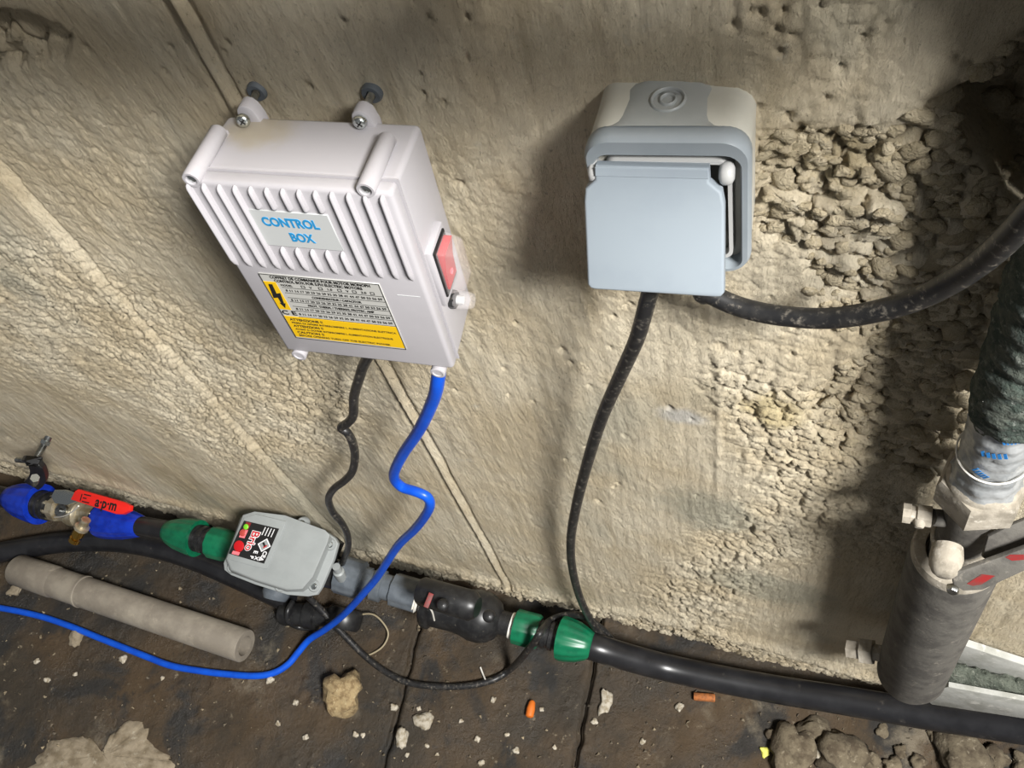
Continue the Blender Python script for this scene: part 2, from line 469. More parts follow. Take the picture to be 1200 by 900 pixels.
def relief(X, Z):
    PX, PY = project(X, 0 * X, Z)
    wx = fbm(X * 30, Z * 30, 3, 3); wz = fbm(X * 30, Z * 30, 3, 8)
    h = fbm(X * 4, Z * 4, 3, 1) * .005 + fbm(X * 26, Z * 12, 4, 2) * .0015
    h += fbm(X * 160, Z * 16, 3, 4) * .0017                       # drawn-out grain of the shuttering boards
    h += fbm(X * 150, Z * 90, 3, 6) * .0011
    # board panels sit at slightly different depths
    h += np.where(X < XJ2, .003, 0) + np.where((X > XJ2) & (X < XJ1), -.001, 0)
    dxw = .0012 * wx
    for xj, a, gr in ((XJ1, .0030, .0042), (XJ2, .0036, .0048)):
        dx = X - xj + dxw * 2 + .003 * (vn(Z * 3, Z * 0, 33) - .5)
        h += a * np.exp(-(dx / .0034) ** 2) - gr * np.exp(-((dx - .0075) / .0028) ** 2) - .6 * gr * np.exp(-((dx + .0070) / .0022) ** 2)
    dx = X - XJ3 + dxw
    lim = sstep(PY, 395, 425) * (1 - sstep(PY, 560, 600))
    h += .002 * np.exp(-(dx / .0028) ** 2) * lim * (.4 + vn(Z * 90, X * 20, 41))
    # scaly, flaked casting skin
    f1, f2, rid = worley((X + .016 * wx) * 50, (Z + .020 * wz) * 62, 21)
    g1, g2, rid2 = worley((X + .012 * wx) * 105, (Z + .014 * wz) * 125, 27)
    scale = (sstep(f2 - f1, 0, .22) - .8) * .0034 + (rid - .5) * .0034 + (sstep(g2 - g1, 0, .25) - .8) * .0022
    sm = np.zeros_like(X)
    for p in SCALY: sm = np.maximum(sm, polymask(PX, PY, p, 60))
    base = (1 - sstep(Z, .05, .16)) * (.5 + .5 * sstep(fbm(X * 6, Z * 9, 3, 51), -.2, .1))
    patch = sstep(fbm(X * 5.5, Z * 4.2, 3, 61), .06, .25) * .30
    sm = np.maximum(np.maximum(sm, base), patch)
    h += scale * sm + scale * base * 1.2
    # undercut at the foot of the wall with a broken lip above it
    lip = .105 + .05 * fbm(X * 7, X * 0, 4, 71) + .03 * sstep(-X, .5, 1.2)
    h -= .015 * (1 - sstep(Z, lip - .035, lip)) * (.7 + .6 * vn(X * 9, Z * 9, 72))
    h += .006 * np.exp(-((Z - lip - .012) / .016) ** 2)
    # honeycombed zone: the paste is missing and the stones stand in the hollow
    st = np.zeros_like(X)
    for p in STONE_POLYS: st = np.maximum(st, polymask(PX, PY, p, 22))
    cave = sstep(polymask(PX, PY, CAVE, 20), .1, .9)
    h += st * (-.0060 + (rid - .5) * .004 + (sstep(f2 - f1, 0, .3) - .6) * .005) - cave * .042
    # broken hole high up on the panel and scattered bug holes
    hole = polymask(PX, PY, [(-20, 20), (30, 22), (75, 48), (70, 70), (10, 72), (-20, 80)], 12)
    h += hole * (-.006 + (rid - .5) * .012 - .004 * (1 - sstep(f2 - f1, 0, .2)))
    rs = np.random.RandomState(5)
    pits = [(658, 409, 4), (690, 452, 2.5), (740, 355, 3), (785, 478, 4), (845, 404, 6), (604, 378, 2), (880, 15, 5), (857, 30, 4), (1120, 70, 5),
            (1010, 45, 4), (960, 10, 4), (1040, 30, 4), (590, 432, 2.5), (625, 470, 2), (700, 590, 4), (500, 190, 3), (520, 120, 2.5), (540, 215, 2), (100, 60, 4)]
    pits += [(rs.uniform(-20, 1150), rs.uniform(0, 700), rs.uniform(1.2, 2.6)) for _ in range(130)]
    for (qx, qy, r) in pits:
        P = W(qx, qy); s_ = r / pxm(P)
        if s_ < .0016: s_ = .0016
        near = (np.abs(X - P.x) < 4 * s_) & (np.abs(Z - P.z) < 6 * s_)
        if near.any():
            e = np.exp(-(((X[near] - P.x) / s_) ** 2 + ((Z[near] - P.z) / (1.4 * s_)) ** 2))
            h[near] -= .0040 * e
    return h


xs = np.concatenate([np.arange(-2.8, -1.7, .05), np.arange(-1.7, -.75, .0045), np.arange(-.75, .42, .002), np.arange(.42, 1.3, .05)])
zs = np.concatenate([np.arange(-.06, .45, .0034), np.arange(.45, 1.17, .002), np.arange(1.17, 2.4, .05)])
X, Z = np.meshgrid(xs, zs)
H = relief(X, Z)
wall = link('wall_back', grid_mesh('wall_back', X, -H, Z), 'concrete')
wall['kind'] = 'structure'; wall['label'] = 'rough board-marked concrete wall with honeycombed aggregate'


def wall_y(x, z):
    return -float(relief(np.array([[x]]), np.array([[z]]))[0, 0])


# stones showing in the honeycombed concrete
def stone_mesh(name, seed, sub=2, rough=.28, sq=.0):
    bm = bmesh.new(); bmesh.ops.create_icosphere(bm, subdivisions=sub, radius=1)
    rs = random.Random(seed); off = [rs.uniform(0, 50) for _ in range(3)]
    from mathutils import noise as nz
    for v in bm.verts:
        p = v.co.copy(); k = 1 + rough * nz.noise(p * 1.1 + Vector(off)) + rough * .5 * nz.noise(p * 2.7 + Vector(off)) + (rough * .35 * nz.noise(p * 6.5 + Vector(off)) if sub > 2 else 0)
        q = p * k
        if sq:
            m_ = max(abs(p.x), abs(p.y), abs(p.z)); q = q * (1 - sq) + p / m_ * k * sq * .85
        v.co = q
    me = bpy.data.meshes.new(name); bm.to_mesh(me); bm.free(); me.shade_smooth(); return me


SM = [stone_mesh('aggregate_stone', 100 + i, 2, .5, .45 if i % 3 else .2) for i in range(12)]
for me in SM: me.materials.append(MT['pebble'])
rs = random.Random(11); stones = []
cell = {}
cand = np.random.RandomState(12).uniform((860, 20), (1215, 570), (20000, 2))
mk_ = polymask(cand[:, 0], cand[:, 1], STONE_POLYS[0], 26); cv_ = polymask(cand[:, 0], cand[:, 1], CAVE, 14); bg_ = sstep(cand[:, 0], 940., 1120.)
for (px, py), mk, cv, big in zip(cand, mk_, cv_, bg_):
    if mk < rs.uniform(.25, .9): continue
    rp = rs.choice([5, 6, 7, 9, 12]) + big * rs.choice([0, 1, 3, 6, 11]) + (6 if cv > .3 else 0)
    if 960 < px < 1100 and 400 < py < 540: rp *= .74
    if py < 300: rp *= 1.15
    ok = True
    gx, gy = int(px // 40), int(py // 40)
    for ax in (-1, 0, 1):
        for ay in (-1, 0, 1):
            for (qx, qy, qr) in cell.get((gx + ax, gy + ay), ()):
                if math.hypot((px - qx) / 1.18, (py - qy) / .92) < (rp + qr) * .70: ok = False; break
    if not ok: continue
    cell.setdefault((gx, gy), []).append((px, py, rp)); stones.append((px, py, rp, cv))
stones.sort(key=lambda s: -s[2])
extra = MB()
SP = [W(s_[0], s_[1]) for s_ in stones]
SY = -relief(np.array([[p.x for p in SP]]), np.array([[p.z for p in SP]]))[0]
for i, (px, py, rp, cv) in enumerate(stones):
    P = SP[i]; r = rp / pxm(P); yy = float(SY[i])
    me = SM[i % 12]
    sx = r * rs.uniform(1.05, 1.45); sz = r * rs.uniform(.85, 1.25); sy = r * rs.uniform(.6, .85)
    loc = Vector((P.x, yy - sy * rs.uniform(-.1, .25) + .001, P.z)); ro = (rs.uniform(-.3, .3), rs.uniform(-.6, .6), rs.uniform(-.3, .3))
    if i < 300:
        o = bpy.data.objects.new('aggregate_stone', me); COL.objects.link(o); o.parent = wall
        o.location = loc; o.rotation_euler = ro; o.scale = (sx, sy, sz)
    else:
        Mx = Matrix.LocRotScale(loc, Euler(ro), Vector((sx, sy, sz)))
        extra.add([Mx @ v.co for v in me.vertices], [tuple(p.vertices) for p in me.polygons])
print('stones', len(stones))
if extra.v:
    o = extra.build('small_aggregate_stones', 'pebble', wall, 80); o['kind'] = 'stuff'

# ------------------------------------------------------------------ floor: three concrete slabs on a bed
fb = MB().box((-.6, -.55, -.04), (4.2, 1.5, .04)).build('floor', 'floor'); fb['kind'] = 'structure'
fb['label'] = 'dark damp dirty concrete floor'


def floor_h(X, Y):
    h = fbm(X * 5, Y * 5, 4, 81) * .010 + fbm(X * 40, Y * 40, 4, 82) * .0045
    h += .012 * sstep(Y, -.10, .0) * (.3 + vn(X * 7, Y * 9, 83))          # dirt banked up against the wall
    f1, f2, rid = worley(X * 45, Y * 45, 84)
    h += np.where(rid > .72, np.clip(.32 - f1, 0, 1) * .012, 0) * sstep(fbm(X * 4, Y * 4, 2, 85), -.1, .15)
    return h


def fz(x, y):
    return float(floor_h(np.array([[x]]), np.array([[y]]))[0, 0]) - .004


A1, B1 = F(482, 765), F(446, 900); A2, B2 = F(692, 790), F(676, 872)


def jx(y, A, B, seed):
    return A.x + (y - A.y) * (B.x - A.x) / (B.y - A.y) + .007 * (vn(y * 10, y * 0, seed) - .5) + .004 * (vn(y * 60, y * 0, seed + 1) - .5)


ys = np.concatenate([np.arange(-1.2, -.5, .04), np.arange(-.5, .031, .004)])
j1 = jx(ys, A1, B1, 90); j2 = jx(ys, A2, B2, 94)
lo = np.full_like(ys, -2.4); hi = np.full_like(ys, 1.2)
for (a, b, n) in ((lo, j1 - .002, 330), (j1 + .002, j2 - .002, 80), (j2 + .002, hi, 230)):
    u = np.linspace(0, 1, n)
    if a is lo: u = 1 - (1 - u) ** 1.6
    if b is hi: u = u ** 1.5
    Xg = a[:, None] + (b - a)[:, None] * u[None, :]; Yg = np.repeat(ys[:, None], n, 1)
    Zg = floor_h(Xg, Yg) - .004
    ed = np.minimum(np.abs(Xg - a[:, None]), np.abs(Xg - b[:, None]))
    Zg -= .009 * (1 - sstep(ed, 0, .006))
    link('floor_slab', grid_mesh('floor_slab', Xg, Yg, Zg), 'floor', fb)

# spilt mortar that has set on the floor
rs = np.random.RandomState(3)
pm = [F(*p) for p in ((38, 890), (60, 868), (88, 862), (108, 866), (120, 880), (128, 862), (150, 845), (172, 850), (176, 868), (196, 885), (208, 902), (190, 950), (60, 950), (30, 915))]
cxm = sum(p.x for p in pm) / len(pm); cym = sum(p.y for p in pm) / len(pm)
mbm = MB(); ring = []
P0 = [Vector((p.x, p.y, 0)) for p in pm]; P1 = smooth(P0 + [P0[0]], 5)[:-1]; N = len(P1); vs = []; fs = []; JG = [rs.uniform(.93, 1.06) for _ in P1]
for k, (sc, hh) in enumerate(((1., -.004), (.96, .0015), (.7, .004), (.4, .005), (.12, .005))):
    for p, jg in zip(P1, JG):
        p = Vector((cxm + (p.x - cxm) * jg, cym + (p.y - cym) * jg, 0))
        x = cxm + (p.x - cxm) * sc; y = cym + (p.y - cym) * sc
        vs.append((x, y, fz(x, y) + hh + rs.uniform(-.0018, .0018) * (k > 0)))
for k in range(4):
    for i in range(N): fs.append((k * N + i, k * N + (i + 1) % N, (k + 1) * N + (i + 1) % N, (k + 1) * N + i))
fs.append(tuple(range(4 * N, 5 * N)))
o = mbm.add(vs, fs).build('mortar_patch', 'mortar', fb, 80); o['label'] = 'pale patch of set mortar'

# ------------------------------------------------------------------ control box
BW, BD, BH, BS = .1226, .0585, .1581, 1.0346
cbx = thing('control_box', 'white plastic motor control box with ribbed lid and yellow warning label', 'control box', (-.2865, -.030, .9795), (-.0289, .0322, .0765))
fw, fh = BW * BS, BH * BS + .003


def frustum(y0, y1, w0, h0, w1, h1, bev, seg=3):
    bm = bmesh.new(); vs = []
    for (y, w, h) in ((y0, w0, h0), (y1, w1, h1)):
        vs.append([bm.verts.new((sx * w / 2, y, sz * h / 2)) for sx, sz in ((-1, -1), (1, -1), (1, 1), (-1, 1))])
    a, b = vs
    bm.faces.new(a[::-1]); bm.faces.new(b)
    for i in range(4): bm.faces.new((a[i], a[(i + 1) % 4], b[(i + 1) % 4], b[i]))
    bmesh.ops.recalc_face_normals(bm, faces=bm.faces[:])
    if bev: bmesh.ops.bevel(bm, geom=bm.edges[:], offset=bev, segments=seg, affect='EDGES', profile=.5)
    return bm


wbox = mat('white_plastic_stained', (168, 165, 168), .38)
nt = wbox.node_tree; tc = nt.nodes.new('ShaderNodeTexCoord'); mp = nt.nodes.new('ShaderNodeMapping')
mp.inputs['Scale'].default_value = (1 / .026, 1 / .02, 0); mp.inputs['Location'].default_value = (.034 / .026, .012 / .02, 0)
nt.links.new(tc.outputs['Object'], mp.inputs[0]); ln = nt.nodes.new('ShaderNodeVectorMath'); ln.operation = 'LENGTH'
nt.links.new(mp.outputs[0], ln.inputs[0]); ad = nt.nodes.new('ShaderNodeMath'); ad.operation = 'ADD'
nt.links.new(ln.outputs['Value'], ad.inputs[0]); nt.links.new(noise(nt, 70, tc.outputs['Object'], 6.), ad.inputs[1])
nt.links.new(mixc(nt, lin((168, 165, 168)), lin((160, 146, 112)), ramp(nt, ad.outputs[0], 1.7, .8, 0., .6)), nt.nodes['Principled BSDF'].inputs['Base Color'])
k = .82
b = MB().bm(frustum(0, -BD * k - .0005, BW, BH, BW + (fw - BW) * k, BH + (fh - BH) * k, .0035))
b.build('body', wbox, cbx)
lid = MB().bm(frustum(-BD * k, -BD, fw - .0012, fh - .0012, fw - .001, fh - .001, .0028)).build('lid', 'white', cbx)
MB().bm(frustum(-BD * k + .0002, -BD * k - .0008, fw + .0006, fh + .0006, fw + .0006, fh + .0006, 0)).build('lid_seam', 'white', cbx)
for i, (x, z) in enumerate(((-.0556, .0845), (.0492, .085), (-.0545, -.0865), (.0500, -.0885))):
    back = -.019 if z > 0 else -.050
    bo = MB().lathe((x, back, z), (x, -BD - .0012, z), [(0, .0040), (.03, .0050), (.97, .0054), (1, .0050), (1, .0036), (.93, .0034), (.93, 0)], 28).build('screw_boss', 'white', cbx)
    MB().lathe((x, -BD + .001, z), (x, -BD - .0005, z), [(0, .0026), (.8, .0026), (1, .0019), (1, 0)], 16).build('cover_screw', 'chrome', bo)
    if z > 0:
        MB().box((x, (back - BD) / 2 + .002, z - .0045), (.0068, BD + back + .002, .006), .0012).build('boss_web', 'white', bo)
# ribs of the lid
rib_f = {}
for i in range(13):
    x = -.0600 + i * .00975
    spans = [(.0815, .0105)] if not 4 <= i <= 8 else [(.0815, .0645), (.0325, .0105)]
    for (z1, z0) in spans:
        key = (z1, z0)
        if key not in rib_f:
            L = z1 - z0; prof = []
            n_ = 8; vs = []; fs = []
            sta = [(0, .12), (.0012, .75), (.003, 1.), (L - .0085 if z0 < .02 else L - .003, 1.), (L - (.004 if z0 < .02 else .0012), .72), (L, .1)]
            for (s_, a) in sta:
                for j in range(n_ + 1):
                    th = PI * j / n_; vs.append((math.cos(th) * .0015 * (a ** .5), -(math.sin(th) ** .7) * .0034 * a, -s_))
            m_ = n_ + 1
            for q in range(len(sta) - 1):
                for j in range(n_): fs.append((q * m_ + j, q * m_ + j + 1, (q + 1) * m_ + j + 1, (q + 1) * m_ + j))
            mbx = MB().add(vs, fs); me = mbx.mesh('rib', 60); me.materials.append(MT['rib']); rib_f[key] = me
        o = bpy.data.objects.new('rib', rib_f[key]); COL.objects.link(o); o.parent = cbx; o.location = (x, -BD + .0002, z1)
U_, V_, N_ = (1, 0, 0), (0, 0, 1), (0, -1, 0)
pl = MB().box((-.0067, -BD - .0004, .0487), (.0530, .0010, .0300), .0003, 1).build('title_plate', 'plate', cbx)
o = text_mb('CONTROL', .0098, (-.0065, -BD - .0009, .0545), U_, V_, N_, .032, width=.0355).build('lettering', 'blueink', pl); o['label'] = 'CONTROL in blue capitals'
o = text_mb('BOX', .0098, (-.0035, -BD - .0009, .0424), U_, V_, N_, .032, width=.0150).build('lettering', 'blueink', pl); o['label'] = 'BOX in blue capitals'
lb = MB().box((-.0072, -BD - .0003, -.0290), (.0820, .0008, .0690), .0002, 1).build('data_label', 'label', cbx)
yl = -BD - .0008
MB().box((-.0072, yl, -.0500), (.0800, .0003, .0235)).build('yellow_panel', 'yellow', lb)
MB().box((-.0432, yl, -.0165), (.0086, .0003, .0285)).build('yellow_panel', 'yellow', lb)
bolt = [(-.0015, .012), (.0012, .012), (.0004, .0025), (.0034, .0035), (.0018, -.0075), (.0030, -.0070), (.0008, -.0125), (-.0012, -.0070), (-.0002, -.0075), (-.0002, -.0015), (-.0036, -.0025)]
MB().prism(bolt, .0003, org=(-.0432, yl - .0001, -.0165), u=U_, v=V_, n=N_).build('lightning_symbol', 'ink', lb)
fr = MB()
for (cx, cz, sx, sz) in ((-.0072, .0050, .0810, .0004), (-.0072, -.0632, .0810, .0004), (.0333, -.029, .0004, .0685), (-.0477, -.029, .0004, .0685)):
    fr.box((cx, yl - .0001, cz), (sx, .0002, sz))
for z in (-.0068, -.0122, -.0172, -.0215, -.0262, -.0312, -.0376): fr.box((-.0015, yl - .0001, z), (.0690, .0002, .00022))
fr.build('ruled_line', 'ink', lb)


def ltext(t, size, x, z, w=None, bold=0., al='LEFT', mt='ink'):
    text_mb(t, size, (x, yl - .0001, z), U_, V_, N_, bold, .0002, align=al, width=w).build('lettering', mt, lb)


ltext('COFFRET DE COMMANDE POUR MOTOR MONOPH', .0036, -.0068, .0028, .068, .012, 'CENTER')
ltext('CONTROL BOX FOR S.PH ELECTRIC MOTORS', .0036, -.0090, -.0006, .060, .012, 'CENTER')
ltext('MODEL', .0026, -.0360, -.0045, .008)
ltext('V', .0030, -.0160, -.0045)
ltext('1.0', .0030, -.0040, -.0045)
ltext('V', .0030, .0090, -.0045)
ltext('3.0', .0030, .0190, -.0045)
sqb = MB()
for x in (-.0205, -.0085, .0045, .0145, .0265):
    for (dx, dz, sx, sz) in ((0, .0011, .0026, .0003), (0, -.0011, .0026, .0003), (.0012, 0, .0003, .0024), (-.0012, 0, .0003, .0024)):
        sqb.box((x + dx, yl - .0001, -.0045 + dz), (sx, .0002, sz))
sqb.build('tick_box', 'ink', lb)
num = ' '.join(str(n) for n in range(8, 60, 3))
ltext(num, .0030, -.0345, -.0097, .066)
ltext('CONDENSATEUR / CAPACITOR', .0029, -.0010, -.0148, .034, .01, 'CENTER')
ltext(num, .0030, -.0345, -.0195, .066)
ltext('PROT. THERM. / THERMAL PROTEC. AMP', .0029, -.0010, -.0240, .046, .01, 'CENTER')
ltext(num, .0030, -.0345, -.0288, .066)
ltext(num, .0030, -.0345, -.0345, .066)
ltext('C E', .0062, -.0470, -.0342, .0105, .02)
for i, t in enumerate(('ATTENZIONE !!', 'ATTENZION !!', 'CAUTION !!')):
    z = -.0415 - i * .0072
    ltext(t, .0034, -.0440, z, .024 - i * .002, .02)
    ltext(('PRIMA DI APRIRE INTERROMPERE L ALIMENTAZIONE ELETTRICA', 'AVANT D OUVRIR INTERROMPRE L ALIMENTATION ELECTRIQUE', 'BEFORE OPENING TURN OFF THE ELECTRIC POWER')[i], .0026, -.0440, z - .0036, .075 - i * .004, .008)
MB().box((.0500, -BD - .0001, -.0045), (.0150, .0004, .0004)).build('lid_mark', 'plate', lid)
# mounting tabs at the top back
for x in (-.0440, .0285):
    poly = [(-.0072, -.004), (-.0072, .001), (-.0052, .0085), (-.0030, .0108), (0, .0118), (.0030, .0108), (.0052, .0085), (.0072, .001), (.0072, -.004)]
    MB().prism(poly, .0085, .0012, org=(x, .003, BH / 2), u=U_, v=V_, n=N_).build('mounting_tab', 'white', cbx)
# rocker switch on the right-hand side
xr = BW / 2 + .0005
sw = MB().box((xr + .0015, -.0325, -.004), (.006, .0270, .0500), .0012).build('switch_bezel', 'white', cbx)
MB().box((xr + .0036, -.0325, -.0025), (.0046, .0215, .0410), .0008).build('switch_frame', 'blackp', sw)
rk = MB()
pr = [(-.0165, .0035), (-.0165, .0110), (0, .0082), (.0165, .0072), (.0165, .0030)]
rk.prism([(a, b_) for a, b_ in pr], .0160, .0005, org=(xr, -.0405, -.0015), u=(0, 0, -1), v=(1, 0, 0), n=(0, 1, 0)).build('rocker', 'redsw', sw)
MB().lathe((xr + .0070, -.0325, -.0095), (xr + .0082, -.0325, -.0095), [(0, .0021), (1, .0021), (1, .0014), (0, .0014)], 20).build('off_mark', 'pink', sw)
cv = MB().bm(frustum(0, -.0125, .0205, .0385, .0160, .0320, .0015, 2)); Mr = Matrix.Rotation(PI / 2, 3, 'Z')
cv.v = [tuple(Mr @ Vector(v) + Vector((xr + .0050, -.0325, -.0025))) for v in cv.v]
cv.build('clear_switch_cover', 'clear', sw)
nb = MB().lathe((xr - .001, -.0325, -.0385), (xr + .0055, -.0325, -.0385), [(0, .0066), (.9, .0062), (1, .0050), (1, 0)], 8).build('overload_nut', 'blackp', cbx)
MB().lathe((xr + .004, -.0325, -.0385), (xr + .0165, -.0325, -.0385), [(0, .0060), (.25, .0066), (.8, .0058), (1, .0048), (1, 0)], 24).build('clear_reset_cap', 'clear', nb)
MB().lathe((xr + .004, -.0325, -.0385), (xr + .0105, -.0325, -.0385), [(0, .0032), (.9, .0030), (1, .0022), (1, 0)], 18).build('reset_button', 'plate', nb)
for (x, mt, r) in ((.003, 'blackp', .0085), (.046, 'blackp', .0085)):
    MB().lathe((x, -.030, -BH / 2 + .002), (x, -.030, -BH / 2 - .012), [(0, r), (.3, r), (.32, r * .92), (.9, r * .86), (1, r * .7)], 12).build('cable_gland', mt, cbx)

# screws that hold the box off the wall
MBX = Matrix.LocRotScale(Vector((-.2865, -.030, .9795)), Euler((-.0289, .0322, .0765)), None)
for (x, wp, hx, out, lab) in ((-.0440, (303, 104), (289, 136), .0055, 'zinc wall screw through the stained left mounting tab of the control box'),
                              (.0285, (437, 107), (421, 138), .0025, 'zinc wall screw through the clean mounting tab over the switch side')):
    A = W(*wp); A.y = wall_y(A.x, A.z)
    B = MBX @ Vector((x, -.0045 - out, BH / 2 + .0055)); d = (B - A).normalized()
    t = thing('wall_screw', lab, 'screw', tuple(A), group='wall screws of the control box')
    pth = []; rr = []
    L = (B - A).length; n_ = int(L / .0009)
    for i in range(n_ + 1): pth.append(A + (B - A) * (i / n_)); rr.append(.0019 if i % 2 else .0024)
    wbuild(MB().tube([A - d * .01] + pth, [.002] + rr, 10), 'threaded_shank', 'steel', t)
    h_ = wbuild(MB().lathe(B - d * .0005, B + d * .0032, [(0, .0040), (.25, .0042), (.6, .0039), (.9, .0029), (1, .0022), (1, 0)], 20), 'screw_head', 'chrome', t)
    s_ = MB(); e = d.orthogonal().normalized(); g = d.cross(e)
    for a, c in ((e, g), (g, e)):
        s_.prism([(-.0020, -.0004), (.0020, -.0004), (.0020, .0004), (-.0020, .0004)], .0003, org=B + d * .00312, u=a, v=c, n=d)
    wbuild(s_, 'cross_slot', 'ink', h_)
    wbuild(MB().lathe(A - Vector((0, -.006, 0)), A + Vector((0, -.0035, 0)), [(0, .0062), (.8, .0066), (1, .0058), (1, .0030), (.6, .0028)], 24), 'wall_plug', 'greyd', t)

# ------------------------------------------------------------------ socket outlet
sk = thing('socket_outlet', 'grey and ivory surface wall socket with hinged flap propped open', 'wall socket', (-.0819, 0, 1.0268), (.0067, -.0353, .0622))


def rrect(w, h, r, n=6, cx=0, cy=0):
    out = []
    for (sx, sy, a0) in ((1, 1, 0), (-1, 1, PI / 2), (-1, -1, PI), (1, -1, 1.5 * PI)):
        for i in range(n + 1):
            a = a0 + PI / 2 * i / n
            out.append((cx + sx * (w / 2 - r) + r * math.cos(a), cy + sy * (h / 2 - r) + r * math.sin(a)))
    return out


def loft(rings, cap0=True, cap1=True):
    n = len(rings[0]); vs = [p for r in rings for p in r]; fs = []
    for i in range(len(rings) - 1):
        for j in range(n): fs.append((i * n + j, i * n + (j + 1) % n, (i + 1) * n + (j + 1) % n, (i + 1) * n + j))
    if cap0: fs.append(tuple(reversed(range(n))))
    if cap1: fs.append(tuple(range((len(rings) - 1) * n, len(rings) * n)))
    return MB().add(vs, fs)


def ringy(w, h, r, y, cx=0, cz=0): return [(p[0], y, p[1]) for p in rrect(w, h, r, 7, cx, cz)]


# ivory back box, swelling towards the wall, and blue-grey front frame with a deep opening
loft([ringy(.0800, .096, .012, .012), ringy(.0800, .096, .012, -.004), ringy(.0806, .0980, .014, -.012), ringy(.0814, .0995, .014, -.0320), ringy(.0800, .0980, .013, -.0340)]).build('back_box', 'white2', sk, 50)
loft([ringy(.0812, .0985, .013, -.0310), ringy(.0826, .1005, .014, -.0330), ringy(.0834, .1015, .015, -.0370), ringy(.0828, .1008, .015, -.0402), ringy(.0800, .0975, .013, -.0425),
      ringy(.0745, .0870, .009, -.0425, 0, -.003), ringy(.0725, .0840, .007, -.0405, 0, -.003), ringy(.0710, .0825, .007, -.0200, 0, -.003)], True, True).build('front_frame', 'sockf', sk, 45)
# grey arch on top with embossed knock-out rings
ar = []
for (w, y) in ((.0300, .0015), (.0375, .000), (.0412, -.004), (.0425, -.015), (.0435, -.0245), (.0465, -.0285), (.0540, -.0315), (.0680, -.0332)):
    z = .0491 + .0014 * sstep(np.array([-y]), -.002, .03)[0]; ar.append((w, y, float(z)))
vs = []; fs = []; nn = 12
for (w, y, z) in ar:
    for j in range(nn + 1):
        t = j / nn * 2 - 1; e = .0016 * (1 - abs(t) ** 6)
        vs.append((w / 2 * t - .002, y, z + e - .0012))
for i in range(len(ar) - 1):
    for j in range(nn): fs.append((i * (nn + 1) + j, i * (nn + 1) + j + 1, (i + 1) * (nn + 1) + j + 1, (i + 1) * (nn + 1) + j))
arch = MB().add(vs, fs).build('top_arch', 'sockg', sk, 60)
for r1, r0 in ((.0092, .0074), (.0046, .0030)):
    MB().lathe((-.0015, -.0145, .0500), (-.0015, -.0145, .0517), [(0, r1), (.7, r1 - .0002), (1, r1 - .0007), (1, r0 + .0007), (.7, r0 + .0002), (0, r0)], 32).build('knockout_ring', 'sockg', arch)
# socket insert and white inner frame behind the flap
ins = loft([ringy(.0700, .0800, .006, -.020, 0, -.003), ringy(.0700, .0800, .006, -.0330, 0, -.003), ringy(.0660, .0760, .005, -.0340, 0, -.003)]).build('socket_insert', 'sockg', sk)
loft([ringy(.0640, .0740, .006, -.0335, 0, -.003), ringy(.0640, .0740, .006, -.0400, 0, -.003), ringy(.0600, .0700, .005, -.0400, 0, -.003), ringy(.0600, .0700, .005, -.0345, 0, -.003)], False, False).build('inner_rim', 'knuckle', sk)
MB().lathe((-.002, -.0342, -.004), (-.002, -.0346, -.004), [(0, .0205), (1, .0205), (1, 0)], 32).build('plug_well', 'blackp', ins)
# flap, hinged along its top edge and resting on the plug
th = math.radians(21.5); L = .0735; hx = -.0058; hz = .0335
un = Vector((0, -math.sin(th), -math.cos(th))); nn_ = Vector((0, -math.cos(th), math.sin(th)))
ux = Vector((1, 0, -.012)).normalized()
fl_poly = [(-.0290, 0), (.0275, 0), (.0280, .0075), (.0340, .0125), (.0355, .020), (.0368, L - .003), (.0352, L - .0006), (.032, L), (-.0335, L), (-.0362, L - .0006), (-.0378, L - .003), (-.0362, .020), (-.0350, .0125), (-.0295, .0075)]
fl = MB().prism(fl_poly, .0065, .0016, 3, org=Vector((hx, -.0400, hz)), u=ux, v=un, n=nn_).build('flap', 'flap', sk, 45)
MB().prism([(-.0290, .0005), (.0275, .0005), (.0278, .0055), (-.0292, .0055)], .0005, .0003, 1, org=Vector((hx, -.0400, hz)) + nn_ * .0064, u=ux, v=un, n=nn_).build('hinge_line', 'flap', fl)
for x in (-.0362, .0300):
    MB().lathe((x - .0038, -.0415, hz - .0055), (x + .0038, -.0415, hz - .0055), [(0, .0030), (.12, .0050), (.3, .0060), (.7, .0060), (.88, .0050), (1, .0030)], 20).build('hinge_knuckle', 'knuckle', sk)

# ------------------------------------------------------------------ cables
MSK = Matrix.LocRotScale(Vector((-.0819, 0, 1.0268)), Euler((.0067, -.0353, .0622)), None)


def cable(name, mt, r, pts, label, cat='cable', k=7, n=14):
    return solo(MB().tube(smooth(pts, k), r, n), name, mt, label, cat, None, 60)


def G(px, py, up=0.):                            # a point lying on the floor seen at a pixel
    P = F(px, py, 0)
    for _ in range(3): P = F(px, py, fz(P.x, P.y) + up)
    return P


